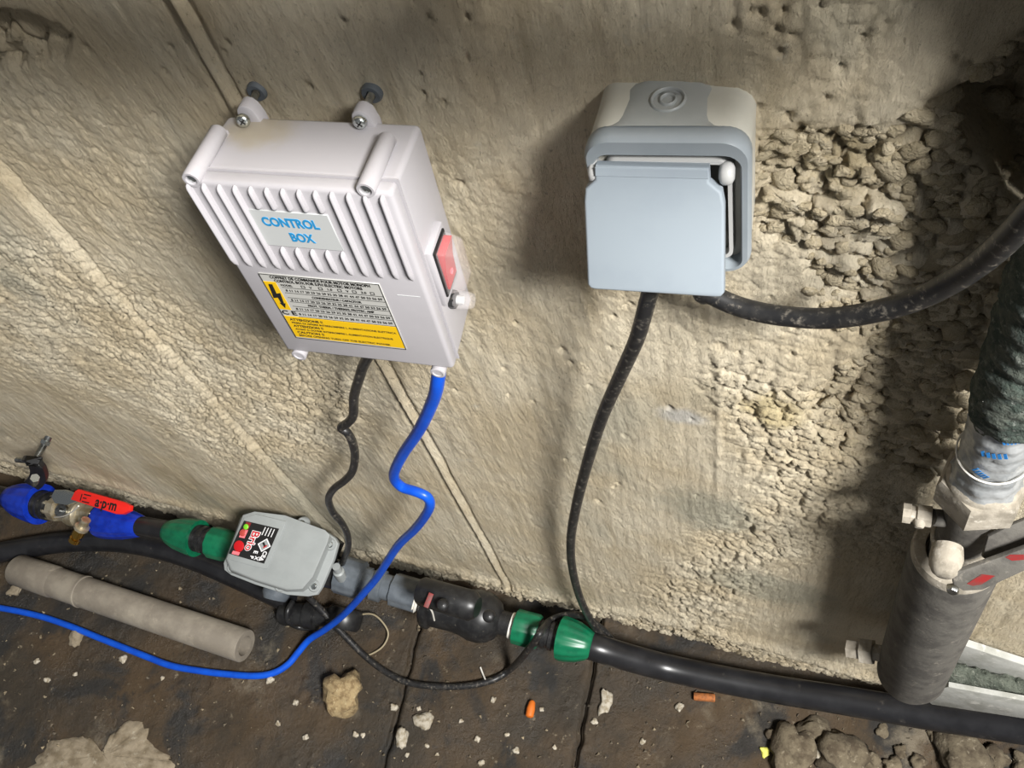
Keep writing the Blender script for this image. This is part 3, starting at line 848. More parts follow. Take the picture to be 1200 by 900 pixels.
# power cord: plug in the socket, down the wall, back along the pipe, over it and across the floor to the controller
pc = thing('power_cord', 'dusty black power cord running from the wall socket flap down to the floor', 'cable', tuple(G(560, 801)))
p0 = MSK @ Vector((-.002, -.0345, -.004)); p1 = MSK @ Vector((-.002, -.0455, -.006)); p2 = MSK @ Vector((-.0015, -.0435, -.030))
wbuild(MB().lathe(p0, p1, [(0, .0180), (.75, .0180), (.95, .0165), (1, .0150), (1, 0)], 32), 'plug', 'blackp', pc)
wbuild(MB().tube(smooth([p0.lerp(p1, .5), p0.lerp(p1, .5).lerp(p2, .5), p2], 4), [.009, .009, .009, .0088, .0085, .008, .0075, .007, .0066], 16), 'strain_relief', 'blackp', pc)
cord = [p0.lerp(p1, .5).lerp(p2, .8), p2, W(763, 340, -.050), W(747, 395, -.052), W(727, 440, -.046), W(705, 490, -.040), W(689, 540, -.034), W(676, 590, -.030), W(669, 632, -.027), W(671, 668, -.025),
        W(681, 704, -.026), W(697, 735, -.030), W(712, 752, -.036), W(719, 756, -.034), W(713, 745, -.026), W(700, 733, -.022), W(684, 722, -.020), W(662, 721, -.022), W(644, 728, -.036), W(634, 740, -.068), W(626, 752, -.080),
        W(613, 769, -.092), G(597, 785, .012), G(577, 797, .007), G(545, 804, .007), G(506, 804, .007), G(476, 799, .008), G(450, 786, .009), G(427, 768, .014), G(408, 749, .025), G(391, 731, .04), G(376, 714, .06), G(362, 700, .085)]
wbuild(MB().tube(smooth(cord, 7), .0052, 14), 'flex', 'blackc', pc, 60)

cable('supply_cable', 'blackc', .0063, [MSK @ Vector((.012, -.020, -.030)), W(822, 338, -.024), W(833, 345, -.026), W(868, 360, -.030), W(915, 370, -.034), W(972, 373, -.038), W(1026, 365, -.042), W(1073, 351, -.046),
                                        W(1121, 327, -.052), W(1162, 297, -.060), W(1200, 259, -.068), W(1250, 200, -.074), W(1300, 130, -.076), W(1340, 60, -.076)],
      'thick black supply cable curving from under the socket past the exposed stones')
gb = MBX @ Vector((.046, -.030, -BH / 2 - .006))
cable('motor_cable', 'bluec', .0055, [gb, W(513, 446, -.066), W(507, 470, -.064), W(491, 504, -.060), W(471, 534, -.055), W(461.5, 557, -.052), W(470, 570, -.053), W(487, 576, -.055), W(500, 582, -.056), W(504, 591, -.057), W(499, 603, -.058), W(486, 620, -.056),
                                      W(465, 641, -.057), W(443, 675, -.070), W(428, 693, -.082), W(410, 713, -.098), W(395, 727, -.110), G(379, 739, .050), G(362, 750, .026), G(349, 765, .014), G(338, 778, .008), G(322, 788, .006), G(300, 792, .006), G(266, 790, .006), G(233, 786, .006),
                                      G(200, 780, .006), G(173, 770, .007), G(140, 757, .006), G(110, 745, .006), G(80, 733, .006), G(50, 723, .006), G(20, 716, .006), G(-10, 711, .006), G(-60, 705, .006), G(-120, 700, .006), Vector((-1.75, -.12, .004)), Vector((-2.2, -.10, .004))],
      'bright blue cable looping from the control box down across the floor')
gk = MBX @ Vector((.003, -.030, -BH / 2 - .006))
cable('controller_cable', 'blackc', .0046, [gk, W(428, 424, -.046), W(422, 440, -.043), W(415, 464, -.038), W(414, 486, -.035), W(408, 495, -.035), W(400, 501, -.036), W(407, 507, -.037), W(413, 518, -.037), W(416, 534, -.036), W(413, 552, -.036), W(404, 563, -.037), W(391, 573, -.038), W(385, 585, -.038), W(390, 600, -.038), W(400, 612, -.038), W(407, 626, -.038),
                                            W(408, 641, -.040), W(403, 655, -.043), W(400, 666, -.048), W(403, 676, -.050)],
      'thin wavy black cable hanging from the control box to the pressure controller')

# ------------------------------------------------------------------ pipe run along the foot of the wall
YA = -.055


def lp(p0, p1, prof, n=40, y=YA, y1=None, **kw):
    """lathe between two pixels on the pipe axis, radii in pixels there"""
    A = W(*p0, y); B = W(*p1, y if y1 is None else y1); s_ = pxm((A + B) / 2)
    return MB().lathe(A, B, [(t, r / s_) for t, r in prof], n, **kw)


def base_at(p, y=YA): return tuple(W(*p, y))


def threads(t0, t1, r, k=5, d=.12):
    out = []
    for i in range(k):
        a = t0 + (t1 - t0) * i / k; b_ = t0 + (t1 - t0) * (i + .5) / k
        out += [(a, r), (b_ - .002, r), (b_, r * (1 - d)), (t0 + (t1 - t0) * (i + 1) / k - .002, r * (1 - d))]
    return out


NUT = [(0, .50), (.03, .58), (.18, .70), (.45, .88), (.75, .97), (.92, 1.), (1, 1.), (1, .72), (.86, .68)]


def nut(p0, p1, r, rs=None):                      # compression nut, small end at p0
    return lp(p0, p1, [(t, r * q) for t, q in NUT], 64, flutes=(14, .022), fr=(.15, .93))


# pipe stub entering at the far end
solo(MB().tube([(-2.3, YA, W(20, 586, YA).z - .02), tuple(W(-70, 567, YA)), tuple(W(20, 586, YA))], .019, 24), 'inlet_pipe', 'blackpe', 'dark pipe stub entering the blue nut below the wall clamp', 'pipe')
t = thing('compression_fitting', 'blue-nut compression fitting beneath the wall clamp, before the ball valve', 'pipe fitting', base_at((45, 591)))
wbuild(nut((11, 583), (48, 591), 23.5), 'nut', 'blue', t)
wbuild(lp((40, 589), (64, 595), threads(0, 1, 16.5, 4) + [(1, 15)]), 'threaded_body', 'blackp', t)

t = thing('ball_valve', 'nickel-plated ball valve with a red lever and brass drain nipple', 'valve', base_at((88, 601)))
wbuild(lp((60, 594), (116, 608), [(0, 13), (.02, 15.5), (.2, 15.5), (.22, 12.5), (.32, 12.5), (.42, 15), (.6, 15), (.68, 12.5), (.76, 12.5), (.78, 15.5), (.97, 15.5), (1, 13)], 8), 'valve_body', 'nickel', t, 25)
wbuild(lp((84, 600), (97, 603), [(0, 12), (.15, 16), (.85, 16), (1, 12)], 24), 'valve_collar', 'nickel', t)
S = W(78, 585, -.055); A = W(83, 598, -.055); upv = (Vector((0, -.35, 1))).normalized()
A = W(85, 600, -.055); S = A + upv * .036
st = wbuild(MB().lathe(A, S, [(0, .009), (.6, .008), (.62, .012), (.8, .012), (.82, .005), (1, .005)], 16), 'stem', 'steel', t)
lx = (W(156, 598, -.07) - W(75, 579, -.07)).normalized(); ln_ = upv; lv = ln_.cross(lx).normalized()
ln_ = lx.cross(lv).normalized()
lo_ = onplane(72, 581, S, ln_)
def lev(px, py):
    q = onplane(px, py, S, ln_) - lo_
    return (q.dot(lx), q.dot(lv))
ring = [lev(*p) for p in ((66, 574), (80, 574), (96, 580), (96, 587), (80, 592), (66, 590), (62, 582))]
wbuild(MB().prism(ring, .004, .0008, org=lo_, u=lx, v=lv, n=ln_), 'lever_plate', 'chrome', st)
rp_ = [lev(*p) for p in ((87, 586), (92, 576), (96, 573.5), (150, 589), (157, 593), (156, 599), (148, 603), (140, 603))]
rl = wbuild(MB().prism(rp_, .008, .0022, org=lo_ + ln_ * .001, u=lx, v=lv, n=ln_), 'red_grip', 'red', st)
c1 = lev(129, 591.5)
o = wbuild(text_mb('a·p·m', .024, lo_ + lx * c1[0] + lv * c1[1] + ln_ * .0089, lx, lv, ln_, .03, .0004, width=.046), 'lettering', 'ink', rl); o['label'] = 'black letters a p m'
c2 = lev(104, 584.5)
mk = MB()
for (dx, dy, sx, sy) in ((-.008, 0, .002, .012), (.004, .006, .016, .002), (.004, -.006, .016, .002), (.0, 0, .008, .002)):
    mk.prism([(dx - sx / 2, dy - sy / 2), (dx + sx / 2, dy - sy / 2), (dx + sx / 2, dy + sy / 2), (dx - sx / 2, dy + sy / 2)], .0004, org=lo_ + lx * c2[0] + lv * c2[1] + ln_ * .0089, u=lx, v=lv, n=ln_)
wbuild(mk, 'stamped_mark', 'ink', rl)
A = W(101, 609, -.075); B = W(87, 634, -.108); s_ = pxm(A)
np_ = wbuild(MB().lathe(A, B, [(0, .008), (.3, .008), (.32, .0125), (.42, .0125), (.44, .0085)], 10), 'nipple_neck', 'nickel', t)
wbuild(MB().lathe(A, B, [(.40, .0105), (.70, .0105), (.72, .0075), (.84, .0075), (.86, .0100), (1, .0100), (1, .005)], 10), 'brass_nipple', 'brass', np_)
wbuild(MB().tube(smooth([W(64, 606, -.087), W(74, 605, -.093), W(84, 600, -.093), W(92, 593, -.090)], 5), .0012, 6), 'sealing_thread', 'whitepaint', t)

t = thing('compression_fitting', 'blue-nut compression fitting on the outlet of the red-lever ball valve', 'pipe fitting', base_at((142, 613)))
wbuild(nut((167, 617), (121, 610), 20.5), 'nut', 'blue', t)
wbuild(lp((112, 607), (126, 611), threads(0, 1, 15.5, 3)), 'threaded_body', 'blackp', t)
solo(lp((158, 615.5), (205, 624), [(0, 12), (1, 12)]), 'pipe_stub', 'blackpe', 'short scuffed black pipe between the blue nut and the green nut', 'pipe')
t = thing('compression_fitting', 'green-nut compression fitting on the inlet of the pressure controller', 'pipe fitting', base_at((232, 631)))
wbuild(nut((195, 622), (232, 631), 21.5), 'nut', 'green', t)
wbuild(lp((222, 628), (256, 637), threads(0, .9, 16, 4) + [(1, 14)]), 'threaded_body', 'blackp', t)
wbuild(lp((248, 635), (280, 643), [(0, 15), (.04, 18.5), (.55, 18.5), (.6, 17.5), (1, 17.5)], 48, flutes=(10, .02)), 'green_collar', 'green', t)

# electronic pressure controller
bp = W(330, 650, -.066)
nB = Vector((.06, -.40, 1)).normalized()
uB = (onplane(383, 623, bp, nB) - onplane(299, 601, bp, nB)).normalized(); vB = nB.cross(uB).normalized()


def bpt(px, py, h=0.):
    q = onplane(px, py, bp + nB * h, nB) - bp; return (q.dot(uB), q.dot(vB))


t = thing('pressure_controller', 'grey-covered electronic pump pressure controller with a black display label', 'controller', tuple(bp - nB * .09))
rim = [bpt(*p) for p in ((283, 606), (298, 602), (303, 601), (336, 606), (384, 624), (394, 631), (397, 637), (392, 655), (378, 688), (372, 697), (362, 699), (338, 697), (300, 685), (272, 674), (264, 668), (263, 660), (266, 652))]
wbuild(MB().prism(rim, .007, .0015, org=bp - nB * .004, u=uB, v=vB, n=nB), 'cover_rim', 'greyc', t)
top = [bpt(*p, .022) for p in ((284.5, 603.5), (298, 599.5), (334, 604), (381, 621.5), (386, 627), (383, 637), (366, 676), (354, 690), (336, 691), (300, 680), (270, 668), (264.5, 655))]
cvp = [bpt(*p, 0) for p in ((285, 607), (299, 602.5), (335, 607), (382, 625), (391, 633), (388, 640), (370, 684), (356, 694), (336, 694), (300, 682.5), (272, 672), (266.5, 658))]
cx_ = sum(p[0] for p in top) / len(top); cy_ = sum(p[1] for p in top) / len(top)
cvb = loft([[bp + uB * a + vB * b_ for a, b_ in cvp], [bp + uB * (a * .3 + c * .7) + vB * (b_ * .3 + d_ * .7) + nB * .016 for (a, b_), (c, d_) in zip(cvp, top)],
            [bp + uB * c + vB * d_ + nB * .0212 for c, d_ in top],
            [bp + uB * (cx_ + (c - cx_) * .95) + vB * (cy_ + (d_ - cy_) * .95) + nB * .0222 for c, d_ in top]])
cover = wbuild(cvb, 'cover', 'greyc', t, 50)
# raised display field with its printed label
dsp = [bpt(*p, .024) for p in ((284.5, 606), (300, 602), (334, 607.5), (333, 616), (312, 668), (300, 665.5), (266.5, 655.5))]
dsp = [bpt(*p, .024) for p in ((286, 606.5), (300, 602.5), (335, 611), (333, 618), (313, 666), (309, 667), (267.5, 655.5))]
dp = wbuild(MB().prism(dsp, .0030, .0010, org=bp + nB * .0212, u=uB, v=vB, n=nB), 'display_field', 'greyc', cover)
HL = .0246
lab4 = [bpt(*p, HL) for p in ((286, 610), (327, 619.6), (309.3, 660.6), (268, 648.7))]
dl = wbuild(MB().prism(lab4, .0006, org=bp + nB * .0240, u=uB, v=vB, n=nB), 'display_label', 'ink', cover)
q0 = Vector(lab4[0]); qu = Vector(lab4[1]) - q0; qv = Vector(lab4[3]) - q0
HT = .0248


def lpt(a, b_, h=HT):                              # label fraction across, down -> world
    q = q0 + qu * a + qv * b_; return bp + uB * q.x + vB * q.y + nB * h


lu = (uB * qu.x + vB * qu.y); lvv = (uB * qv.x + vB * qv.y); LU = lu.length; LV = lvv.length; lu.normalize(); lvv.normalize()


def quad(a, b_, wa, wb, mt, name, h=.0004, ang=0., up=0.):
    c = lpt(a, b_); e1 = (lu * math.cos(ang) + lvv * math.sin(ang)); e2 = (lvv * math.cos(ang) - lu * math.sin(ang))
    pts = [(-wa / 2, -wb / 2), (wa / 2, -wb / 2), (wa / 2, wb / 2), (-wa / 2, wb / 2)]
    return wbuild(MB().prism(pts, h, org=c + nB * up, u=e1, v=e2, n=nB), name, mt, dl)


quad(.15, .14, .0085, .013, 'redpaint', 'printed_patch'); quad(.15, .36, .009, .013, 'pink', 'printed_patch'); quad(.184, .937, .0117, .0050, 'pink', 'printed_patch')
for (a, b_, r, mt, nm) in ((.134, .157, .0040, 'led', 'indicator_light'), (.120, .346, .0050, 'ledr', 'indicator_light'), (.184, .73, .0082, 'redsw', 'reset_button')):
    wbuild(MB().lathe(lpt(a, b_), lpt(a, b_) + nB * .0016, [(0, r), (.6, r), (1, r * .8), (1, 0)], 24), nm, mt, dl)
o = wbuild(text_mb('Brio', .0175, lpt(.455, .50), lvv, lu, nB, .07, .0005, width=LV * .60), 'lettering', 'whiteink', dl); o['label'] = 'the word Brio outlined in white'
wbuild(text_mb('Brio', .0175, lpt(.455, .50) + nB * .0004, lvv, lu, nB, .012, .0005, width=LV * .57), 'lettering', 'redsw', dl)
quad(.82, .538, .0150, .0150, 'whiteink', 'pump_picture', ang=.75); quad(.82, .538, .0120, .0120, 'greyc', 'pump_picture', ang=.75, up=.0002); quad(.81, .52, .0075, .003, 'ink', 'pump_picture', ang=.75, up=.0004); quad(.86, .57, .002, .006, 'redsw', 'pump_picture', ang=.75, up=.0004)
for i in range(4):
    for j in range(4):
        quad(.64 + i * .085, .07 + j * .06, .0030, .0012, 'whiteink', 'printed_line', ang=1.57)
for (tx, a, b_, s_) in (('CE', .945, .80, .0085), ('Δ', .92, .945, .009), ('E', .70, .79, .009), ('X', .79, .95, .008), ('P', .66, .95, .008)):
    wbuild(text_mb(tx, s_, lpt(a - .02, b_ - .01), lvv, lu, nB, .03, .0004), 'lettering', 'whiteink', dl)
# screws in their corner pockets
for p in ((385, 638), (366, 687), (326, 687), (270, 665), (352, 613)):
    a, b_ = bpt(*p, .010); P = bp + uB * a + vB * b_
    pk = wbuild(MB().lathe(P - nB * .002, P + nB * .0060, [(0, .0100), (.8, .0090), (1, .0075), (1, .0050), (.75, .0048), (.75, 0)], 20), 'screw_pocket', 'greyc', cover)
    wbuild(MB().lathe(P + nB * .003, P + nB * .0064, [(0, .0045), (.7, .0045), (1, .0034), (1, 0)], 14), 'cover_screw', 'chrome', pk)
# black lower body and its ports on the pipe axis
lowp = [(a * .90 + cx_ * .10, b_ * .80 + cy_ * .20) for a, b_ in cvp]
wbuild(MB().prism(lowp, .055, 0, org=bp - nB * .058, u=uB, v=vB, n=nB), 'lower_body', 'blackp', t)
A = W(262, 639, YA); B = W(405, 676, YA)
wbuild(MB().lathe(A, B, [(0, .020), (.2, .024), (.8, .024), (1, .022)], 24), 'flow_port', 'blackp', t)
P = F(324, 695, .10); wbuild(MB().lathe(P + Vector((0, .03, .010)), P + Vector((0, -.010, -.002)), [(0, .022), (.8, .022), (1, .018), (1, 0)], 24), 'membrane_cap', 'greyd', t)
gp = wbuild(MB().lathe(W(394, 664, -.060), W(402, 680, -.066), [(0, .006), (.3, .006), (.35, .0085), (.8, .008), (1, .006)], 12), 'cable_gland', 'greyc', t)

# grey union, swing-check valve, green coupling and the main pipe
t = thing('pipe_union', 'grey plastic pipe union between the pressure controller and the check valve', 'pipe fitting', base_at((440, 685)))
wbuild(lp((396, 672), (433, 683), [(0, 17), (.05, 22), (.75, 22), (.8, 17), (1, 17)], 48, flutes=(12, .02)), 'union_nut', 'greyd', t)
wbuild(lp((428, 681), (466, 692), [(0, 15), (1, 15)]), 'union_body', 'greyd', t)
wbuild(lp((437, 684), (450, 688), [(0, 16), (.1, 19), (.9, 19), (1, 16)], 16), 'union_ring', 'greyd', t)
wbuild(lp((460, 690), (491, 699), [(0, 16), (.05, 19), (.95, 19), (1, 16)], 48, flutes=(8, .03)), 'union_socket', 'greyd', t)
wbuild(lp((487, 698), (493, 700), [(0, 17), (.2, 19.5), (.4, 18), (.6, 19.5), (.8, 18), (1, 17)], 32), 'sealing_thread', 'whitepaint', t)
wbuild(MB().tube(smooth([W(489, 702, -.085), W(499, 708, -.087), W(506, 716, -.088), W(509, 727, -.090)], 5), .0013, 6), 'loose_thread', 'whitepaint', t)

t = thing('check_valve', 'black bulbous plastic check valve with raised bosses and a red mark', 'valve', base_at((545, 714)))
body = lp((491, 702), (600, 733), [(0, 14), (.06, 14), (.07, 27), (.11, 31), (.16, 31), (.18, 27), (.40, 26), (.50, 27), (.60, 30), (.70, 30), (.78, 27), (.85, 21), (.88, 14), (1, 14)], 48)
bo = wbuild(body, 'valve_body', 'blackp', t, 50)
A = W(492, 692, -.070); B = W(560, 712, -.074); s_ = pxm(A)
wbuild(MB().lathe(A, B, [(0, .017), (.05, .020), (.9, .021), (1, .014)], 28), 'access_tube', 'blackp', t)
for p, y in (((519, 709), -.090), ((573, 722), -.094)):
    P = W(*p, y); v = (Vector(CAM) - P).normalized(); P -= v * .006
    wbuild(MB().lathe(P - v * .008, P + v * .006, [(0, .0085), (.75, .0082), (.9, .0068), (1, .0040), (1.05, 0)], 20), 'boss', 'blackp', bo)
P = W(502, 703, -.0855); v = (Vector(CAM) - P).normalized(); e1 = (W(509, 705, -.0855) - P).normalized(); e1 = (e1 - v * e1.dot(v)).normalized(); e2 = v.cross(e1)
wbuild(MB().prism([(-.004, -.010), (.003, -.011), (.005, .009), (-.002, .010)], .003, .0005, org=P - v * .001, u=e1, v=e2, n=v), 'red_mark', 'redpaint', bo)

t = thing('compression_fitting', 'green-nut compression fitting joining the check valve to the long black pipe', 'pipe fitting', base_at((645, 744)))
wbuild(lp((590, 730), (606, 734.5), threads(0, 1, 14, 3, .08)), 'threaded_neck', 'blackp', t)
wbuild(lp((598, 732.5), (603, 734), [(0, 15), (.3, 15.6), (.7, 15), (1, 15.6)], 32), 'sealing_thread', 'whitepaint', t)
wbuild(lp((603, 733.5), (632, 741.5), [(0, 18), (.04, 20), (.9, 20), (1, 18)], 48, flutes=(10, .02)), 'green_collar', 'green', t)
wbuild(lp((628, 740), (664, 750), threads(0, .95, 17, 4) + [(1, 15)]), 'threaded_body', 'blackp', t)
wbuild(nut((695, 757), (657, 747.5), 25.5), 'nut', 'green', t)
A = W(685, 755, YA)
main = [A, W(705, 761, -.055), W(740, 771.5, -.051), W(780, 782, -.045), W(840, 795, -.041), W(910, 808, -.036), W(990, 821, -.031), W(1090, 838, -.028), W(1200, 854, -.027), W(1330, 874, -.027), W(1500, 900, -.027)]
solo(MB().tube(smooth(main, 8), .0195, 28), 'water_pipe', 'blackpe', 'long glossy black water pipe leaving the green nut along the wall foot', 'pipe', angle=60)

# thick black hose behind the loose grey pipe
solo(MB().tube(smooth([Vector((-2.2, -.07, .018)), Vector((-1.8, -.075, .018)), G(-60, 662, .020), G(-10, 650, .020), G(35, 641, .020), G(80, 635, .021), G(130, 634, .022), G(180, 641, .023), G(230, 656, .024), G(290, 682, .024), G(340, 705, .024)], 8), .0195, 24), 'curved_hose', 'blackpe',
     'thick black hose curving over the floor beneath the pipe fittings', 'hose', angle=60)

# loose grey pipe on the floor
A = G(22, 668, .029); B = G(287, 757, .029); d = (B - A).normalized()
lpipe = thing('loose_pipe', 'dusty grey plastic pipe offcut lying loose on the floor', 'pipe', tuple(A - Vector((0, 0, .027))))
Lp = (B - A).length
wbuild(MB().lathe(A, B, [(0, .018), (0, .0255), (.002, .027), (.30, .027), (.302, .0285), (.31, .0285), (.312, .027), (.997, .027), (1, .0260), (1, .0165), (.9, .0165)], 40), 'pipe_wall', 'pvc', lpipe)
wbuild(MB().lathe(A - d * .006, A + d * .09, [(0, .0), (0, .024), (.06, .028), (.95, .0285), (1, .0272)], 40), 'pipe_socket', 'pvc', lpipe)

# black tee fitting lying under the controller
Pt = G(352, 722, .020)
t = thing('tee_fitting', 'black plastic tee fitting with an open end on the floor under the controller', 'pipe fitting', tuple(Pt - Vector((0, 0, .02))))
A = G(330, 719, .024); B = G(371, 722, .026); d = (B - A).normalized()
wbuild(MB().lathe(A, B, [(0, .017), (.1, .019), (.7, .019), (.72, .022), (1, .022), (1, .015), (.5, .014), (.5, 0)], 28), 'open_tube', 'blackp', t)
C2 = G(404, 729, .018)
wbuild(MB().lathe(C2 + Vector((0, .02, .012)), C2 + Vector((.0, -.012, .004)), [(0, .026), (.2, .030), (.8, .030), (1, .026), (1, .015), (.6, .014), (.6, 0)], 32), 'round_body', 'blackp', t)
wbuild(MB().tube([Pt.lerp(B, .4), C2 + Vector((0, .005, .01))], .016, 16), 'branch_tube', 'blackp', t)
wbuild(MB().tube(smooth([G(343, 705, .045), G(337, 716, .048), G(338, 728, .035), G(350, 735, .012), G(372, 737, .008)], 6), .0045, 10), 'wire_loop', 'blackp', t)

# wall clamp that hangs the pipe at the far end
cl = thing('pipe_clamp', 'zinc pipe clamp with black strap bolted to the wall foot', 'clamp', tuple(W(41, 566, -.055)))
A = W(53, 519, -.012); B = W(41, 539, -.040); d = (B - A).normalized()
n_ = 26
wbuild(MB().tube([A - d * .03] + [A + (B - A) * i / n_ for i in range(n_ + 1)], [.005] + [.0046 if i % 2 else .0055 for i in range(n_ + 1)], 10), 'threaded_rod', 'steel', cl)
wbuild(MB().lathe(A + d * .002, A - d * .004, [(0, .008), (1, .008)], 6), 'hex_nut', 'chrome', cl)
wbuild(MB().tube([W(20, 539, -.042), W(44, 541, -.042)], .0045, 8), 'cross_bolt', 'steel', cl)
sp = smooth([W(36, 541, -.045), W(41, 541, -.046), W(45, 549, -.048), W(46, 556, -.050), W(43, 563, -.052), W(38, 567, -.054)], 6)
stp = MB(); vs = []; fs = []
for i, p in enumerate(sp):
    tn = (sp[min(i + 1, len(sp) - 1)] - sp[max(i - 1, 0)]).normalized(); a = Vector((1, 0, 0)); a = (a - tn * a.dot(tn)).normalized(); b_ = tn.cross(a)
    for (ka, kb) in ((-1, -1), (1, -1), (1, 1), (-1, 1)): vs.append(p + a * ka * .013 + b_ * kb * .004)
for i in range(len(sp) - 1):
    for j in range(4): fs.append((i * 4 + j, i * 4 + (j + 1) % 4, i * 4 + 4 + (j + 1) % 4, i * 4 + 4 + j))
fs += [(3, 2, 1, 0), tuple(range(len(vs) - 4, len(vs)))]
wbuild(stp.add(vs, fs), 'rubber_strap', 'blackp', cl)
wbuild(MB().lathe(W(41, 560, -.066), W(40, 568, -.068), [(0, .007), (.5, .007), (.55, .004), (1, .004)], 6), 'clamp_bolt', 'chrome', cl)

# ------------------------------------------------------------------ valve riser by the broken concrete
YR = -.049
RB_ = W(1070, 782, -.049); RT = W(1222, 380, -.034); rd = (RT - RB_).normalized()


def rax(px, py):                                  # point of the riser axis nearest to a pixel's height on it
    P = W(px, py, YR); return RB_ + rd * (P - RB_).dot(rd)


rv = thing('valve_riser', 'dust-caked upright stop valve with large grey body and wrapped supply pipe', 'valve', tuple(RB_))
e1 = Vector((1, 0, 0)); e1 = (e1 - rd * e1.dot(rd)).normalized(); e2 = rd.cross(e1)      # e2 points into the wall


def rl_(p0, p1, prof, n=40, **kw): return MB().lathe(rax(*p0), rax(*p1), prof, n, **kw)


wbuild(rl_((1077, 792), (1112, 656), [(0, .026), (.01, .0335), (.03, .0350), (.97, .0345), (1, .0330), (1, .0235), (.97, .022)], 48), 'body_cylinder', 'dusty', rv)
wbuild(rl_((1112, 660), (1113, 653), [(0, .0335), (.6, .0338), (1, .0320), (1, .0235), (0, .0230)], 48), 'top_rim', 'dustyl', rv)
wbuild(rl_((1108, 668), (1140, 590), [(0, .0205), (.30, .0205), (.33, .0215), (.40, .0215), (.42, .019), (1, .019)], 40), 'neck', 'dusty', rv)
wbuild(rl_((1116, 643), (1117.5, 638), [(0, .0205), (.2, .0222), (.8, .0222), (1, .0205)], 40), 'white_ring', 'dustyl', rv)
hx_ = wbuild(rl_((1139, 597), (1147, 576), [(0, .0270), (.06, .0295), (.80, .0300), (1, .0275), (1, .019)], 6, up=e1 * .7 - e2 * .7), 'hex_nut', 'dustyl', rv, 25)
wbuild(rl_((1146, 578), (1148, 572), [(0, .0245), (.7, .0240), (1, .0220)], 40), 'nut_collar', 'dustyl', hx_)
# creased film round the foot of the pipe, then fibrous green wrapping
rs = random.Random(4); A = rax(1147, 576); B = rax(1166, 500)
fm = []; nseg = 40; rings = []
for i in range(26):
    tt = i / 25; r_ = .0205 + .0015 * math.sin(i * 1.9) * .4 + (.0020 * (1 - tt * 4) if tt < .25 else 0)
    rings.append([A.lerp(B, tt) + (e1 * math.cos(2 * PI * j / nseg) + e2 * math.sin(2 * PI * j / nseg)) * (r_ + .0010 * math.sin(j * 1.3 + i * .7) * math.sin(i * .5 + j * .21) + rs.uniform(-.0003, .0003)) for j in range(nseg)])
fo = wbuild(loft(rings), 'film_wrap', 'film', rv, 60)
for (px, py, w, a) in ((1150, 516, .009, -.1), (1158, 553, .016, .35), (1138, 573, .010, -.5), (1185, 538, .010, .45)):
    dv = Vector(ray(px, py)).normalized(); P = W(px, py, YR - .021); c0 = RB_ + rd * (P - RB_).dot(rd); nn_ = (P - c0).normalized()
    P = c0 + nn_ * .0222; tt1 = rd.cross(nn_).normalized(); pr = []
    ca, sa = math.cos(a), math.sin(a); xx = (tt1 * -1 if tt1.x < 0 else tt1); up_ = rd
    ux_ = xx * ca + up_ * sa; uy_ = up_ * ca - xx * sa
    mbx = MB()
    for q in range(5):
        ox = (q - 2) * w * .2
        mbx.prism([(ox - w * .07, -.003), (ox + w * .06, -.0025), (ox + w * .07, .003), (ox - w * .05, .0022)], .0004, org=P - nn_ * (ox * ox * 22), u=ux_, v=uy_, n=nn_)
    wbuild(mbx, 'blue_print', 'filmink', fo)
wbuild(MB().tube([rax(1150, 545) + rd * .004 * math.sin(2 * PI * j / 40 + .6) + (e1 * math.cos(2 * PI * j / 40) + e2 * math.sin(2 * PI * j / 40)) * .0224 for j in range(41)], .0007, 6), 'white_cord', 'whitepaint', fo)
A = rax(1164, 507); B = A + rd * .42; rings = []; ni = 150; nj = 48
from mathutils import noise as mnz
for i in range(ni + 1):
    c = A.lerp(B, i / ni); row = []
    for j in range(nj):
        th_ = 2 * PI * j / nj; q = Vector((math.cos(th_) * .5, math.sin(th_) * .5, i / ni * 9 + j / nj * .4))
        r_ = .0240 + .0022 * mnz.noise(q * 2.6) + .0020 * mnz.noise(Vector((q.x * 7, q.y * 7, q.z * 13))) + .0008 * math.sin((i / ni * 26 + j / nj) * 2 * PI)
        if i < 6: r_ -= (6 - i) * .0006
        row.append(c + (e1 * math.cos(th_) + e2 * math.sin(th_)) * r_)
    rings.append(row)
wbuild(loft(rings), 'fibre_wrap', 'wrap', rv, 70)
wbuild(MB().tube([B, B + rd * .9], .021, 24), 'supply_pipe', 'dusty', rv)
# small test tap on the left of the valve neck
A = rax(1121, 628) - e1 * .014; B = A - e1 * .030 - rd * -.000
A = W(1092, 606, YR + .002); B = W(1058, 601, YR + .002)
tp = wbuild(MB().lathe(rax(1124, 622), A, [(0, .0065), (1, .0065)], 16), 'tap_stem', 'dusty', rv)
wbuild(MB().lathe(A, B, [(0, .0075), (.02, .0085), (.5, .0085), (.52, .0066), (.7, .0066), (.72, .0080), (1, .0080), (1, .004)], 8), 'tap_body', 'dustyl', tp, 25)
P = W(1078, 611, YR - .004); wbuild(MB().lathe(P + Vector((0, .004, 0)), P + Vector((0, -.0045, -.002)), [(0, .0046), (.7, .0042), (1, .003), (1, 0)], 14), 'tap_screw', 'dustyl', tp)
# drain plug low on the body
A = W(1035, 766, YR + .004); B = W(993, 760, YR + .004)
dpn = wbuild(MB().lathe(A, B, [(0, .010), (.25, .010), (.27, .0145), (.62, .0145), (.64, .0100), (.66, .0105), (1, .0105)], 6, up=(0, -1, .2)), 'drain_plug', 'dustyl', rv, 25)
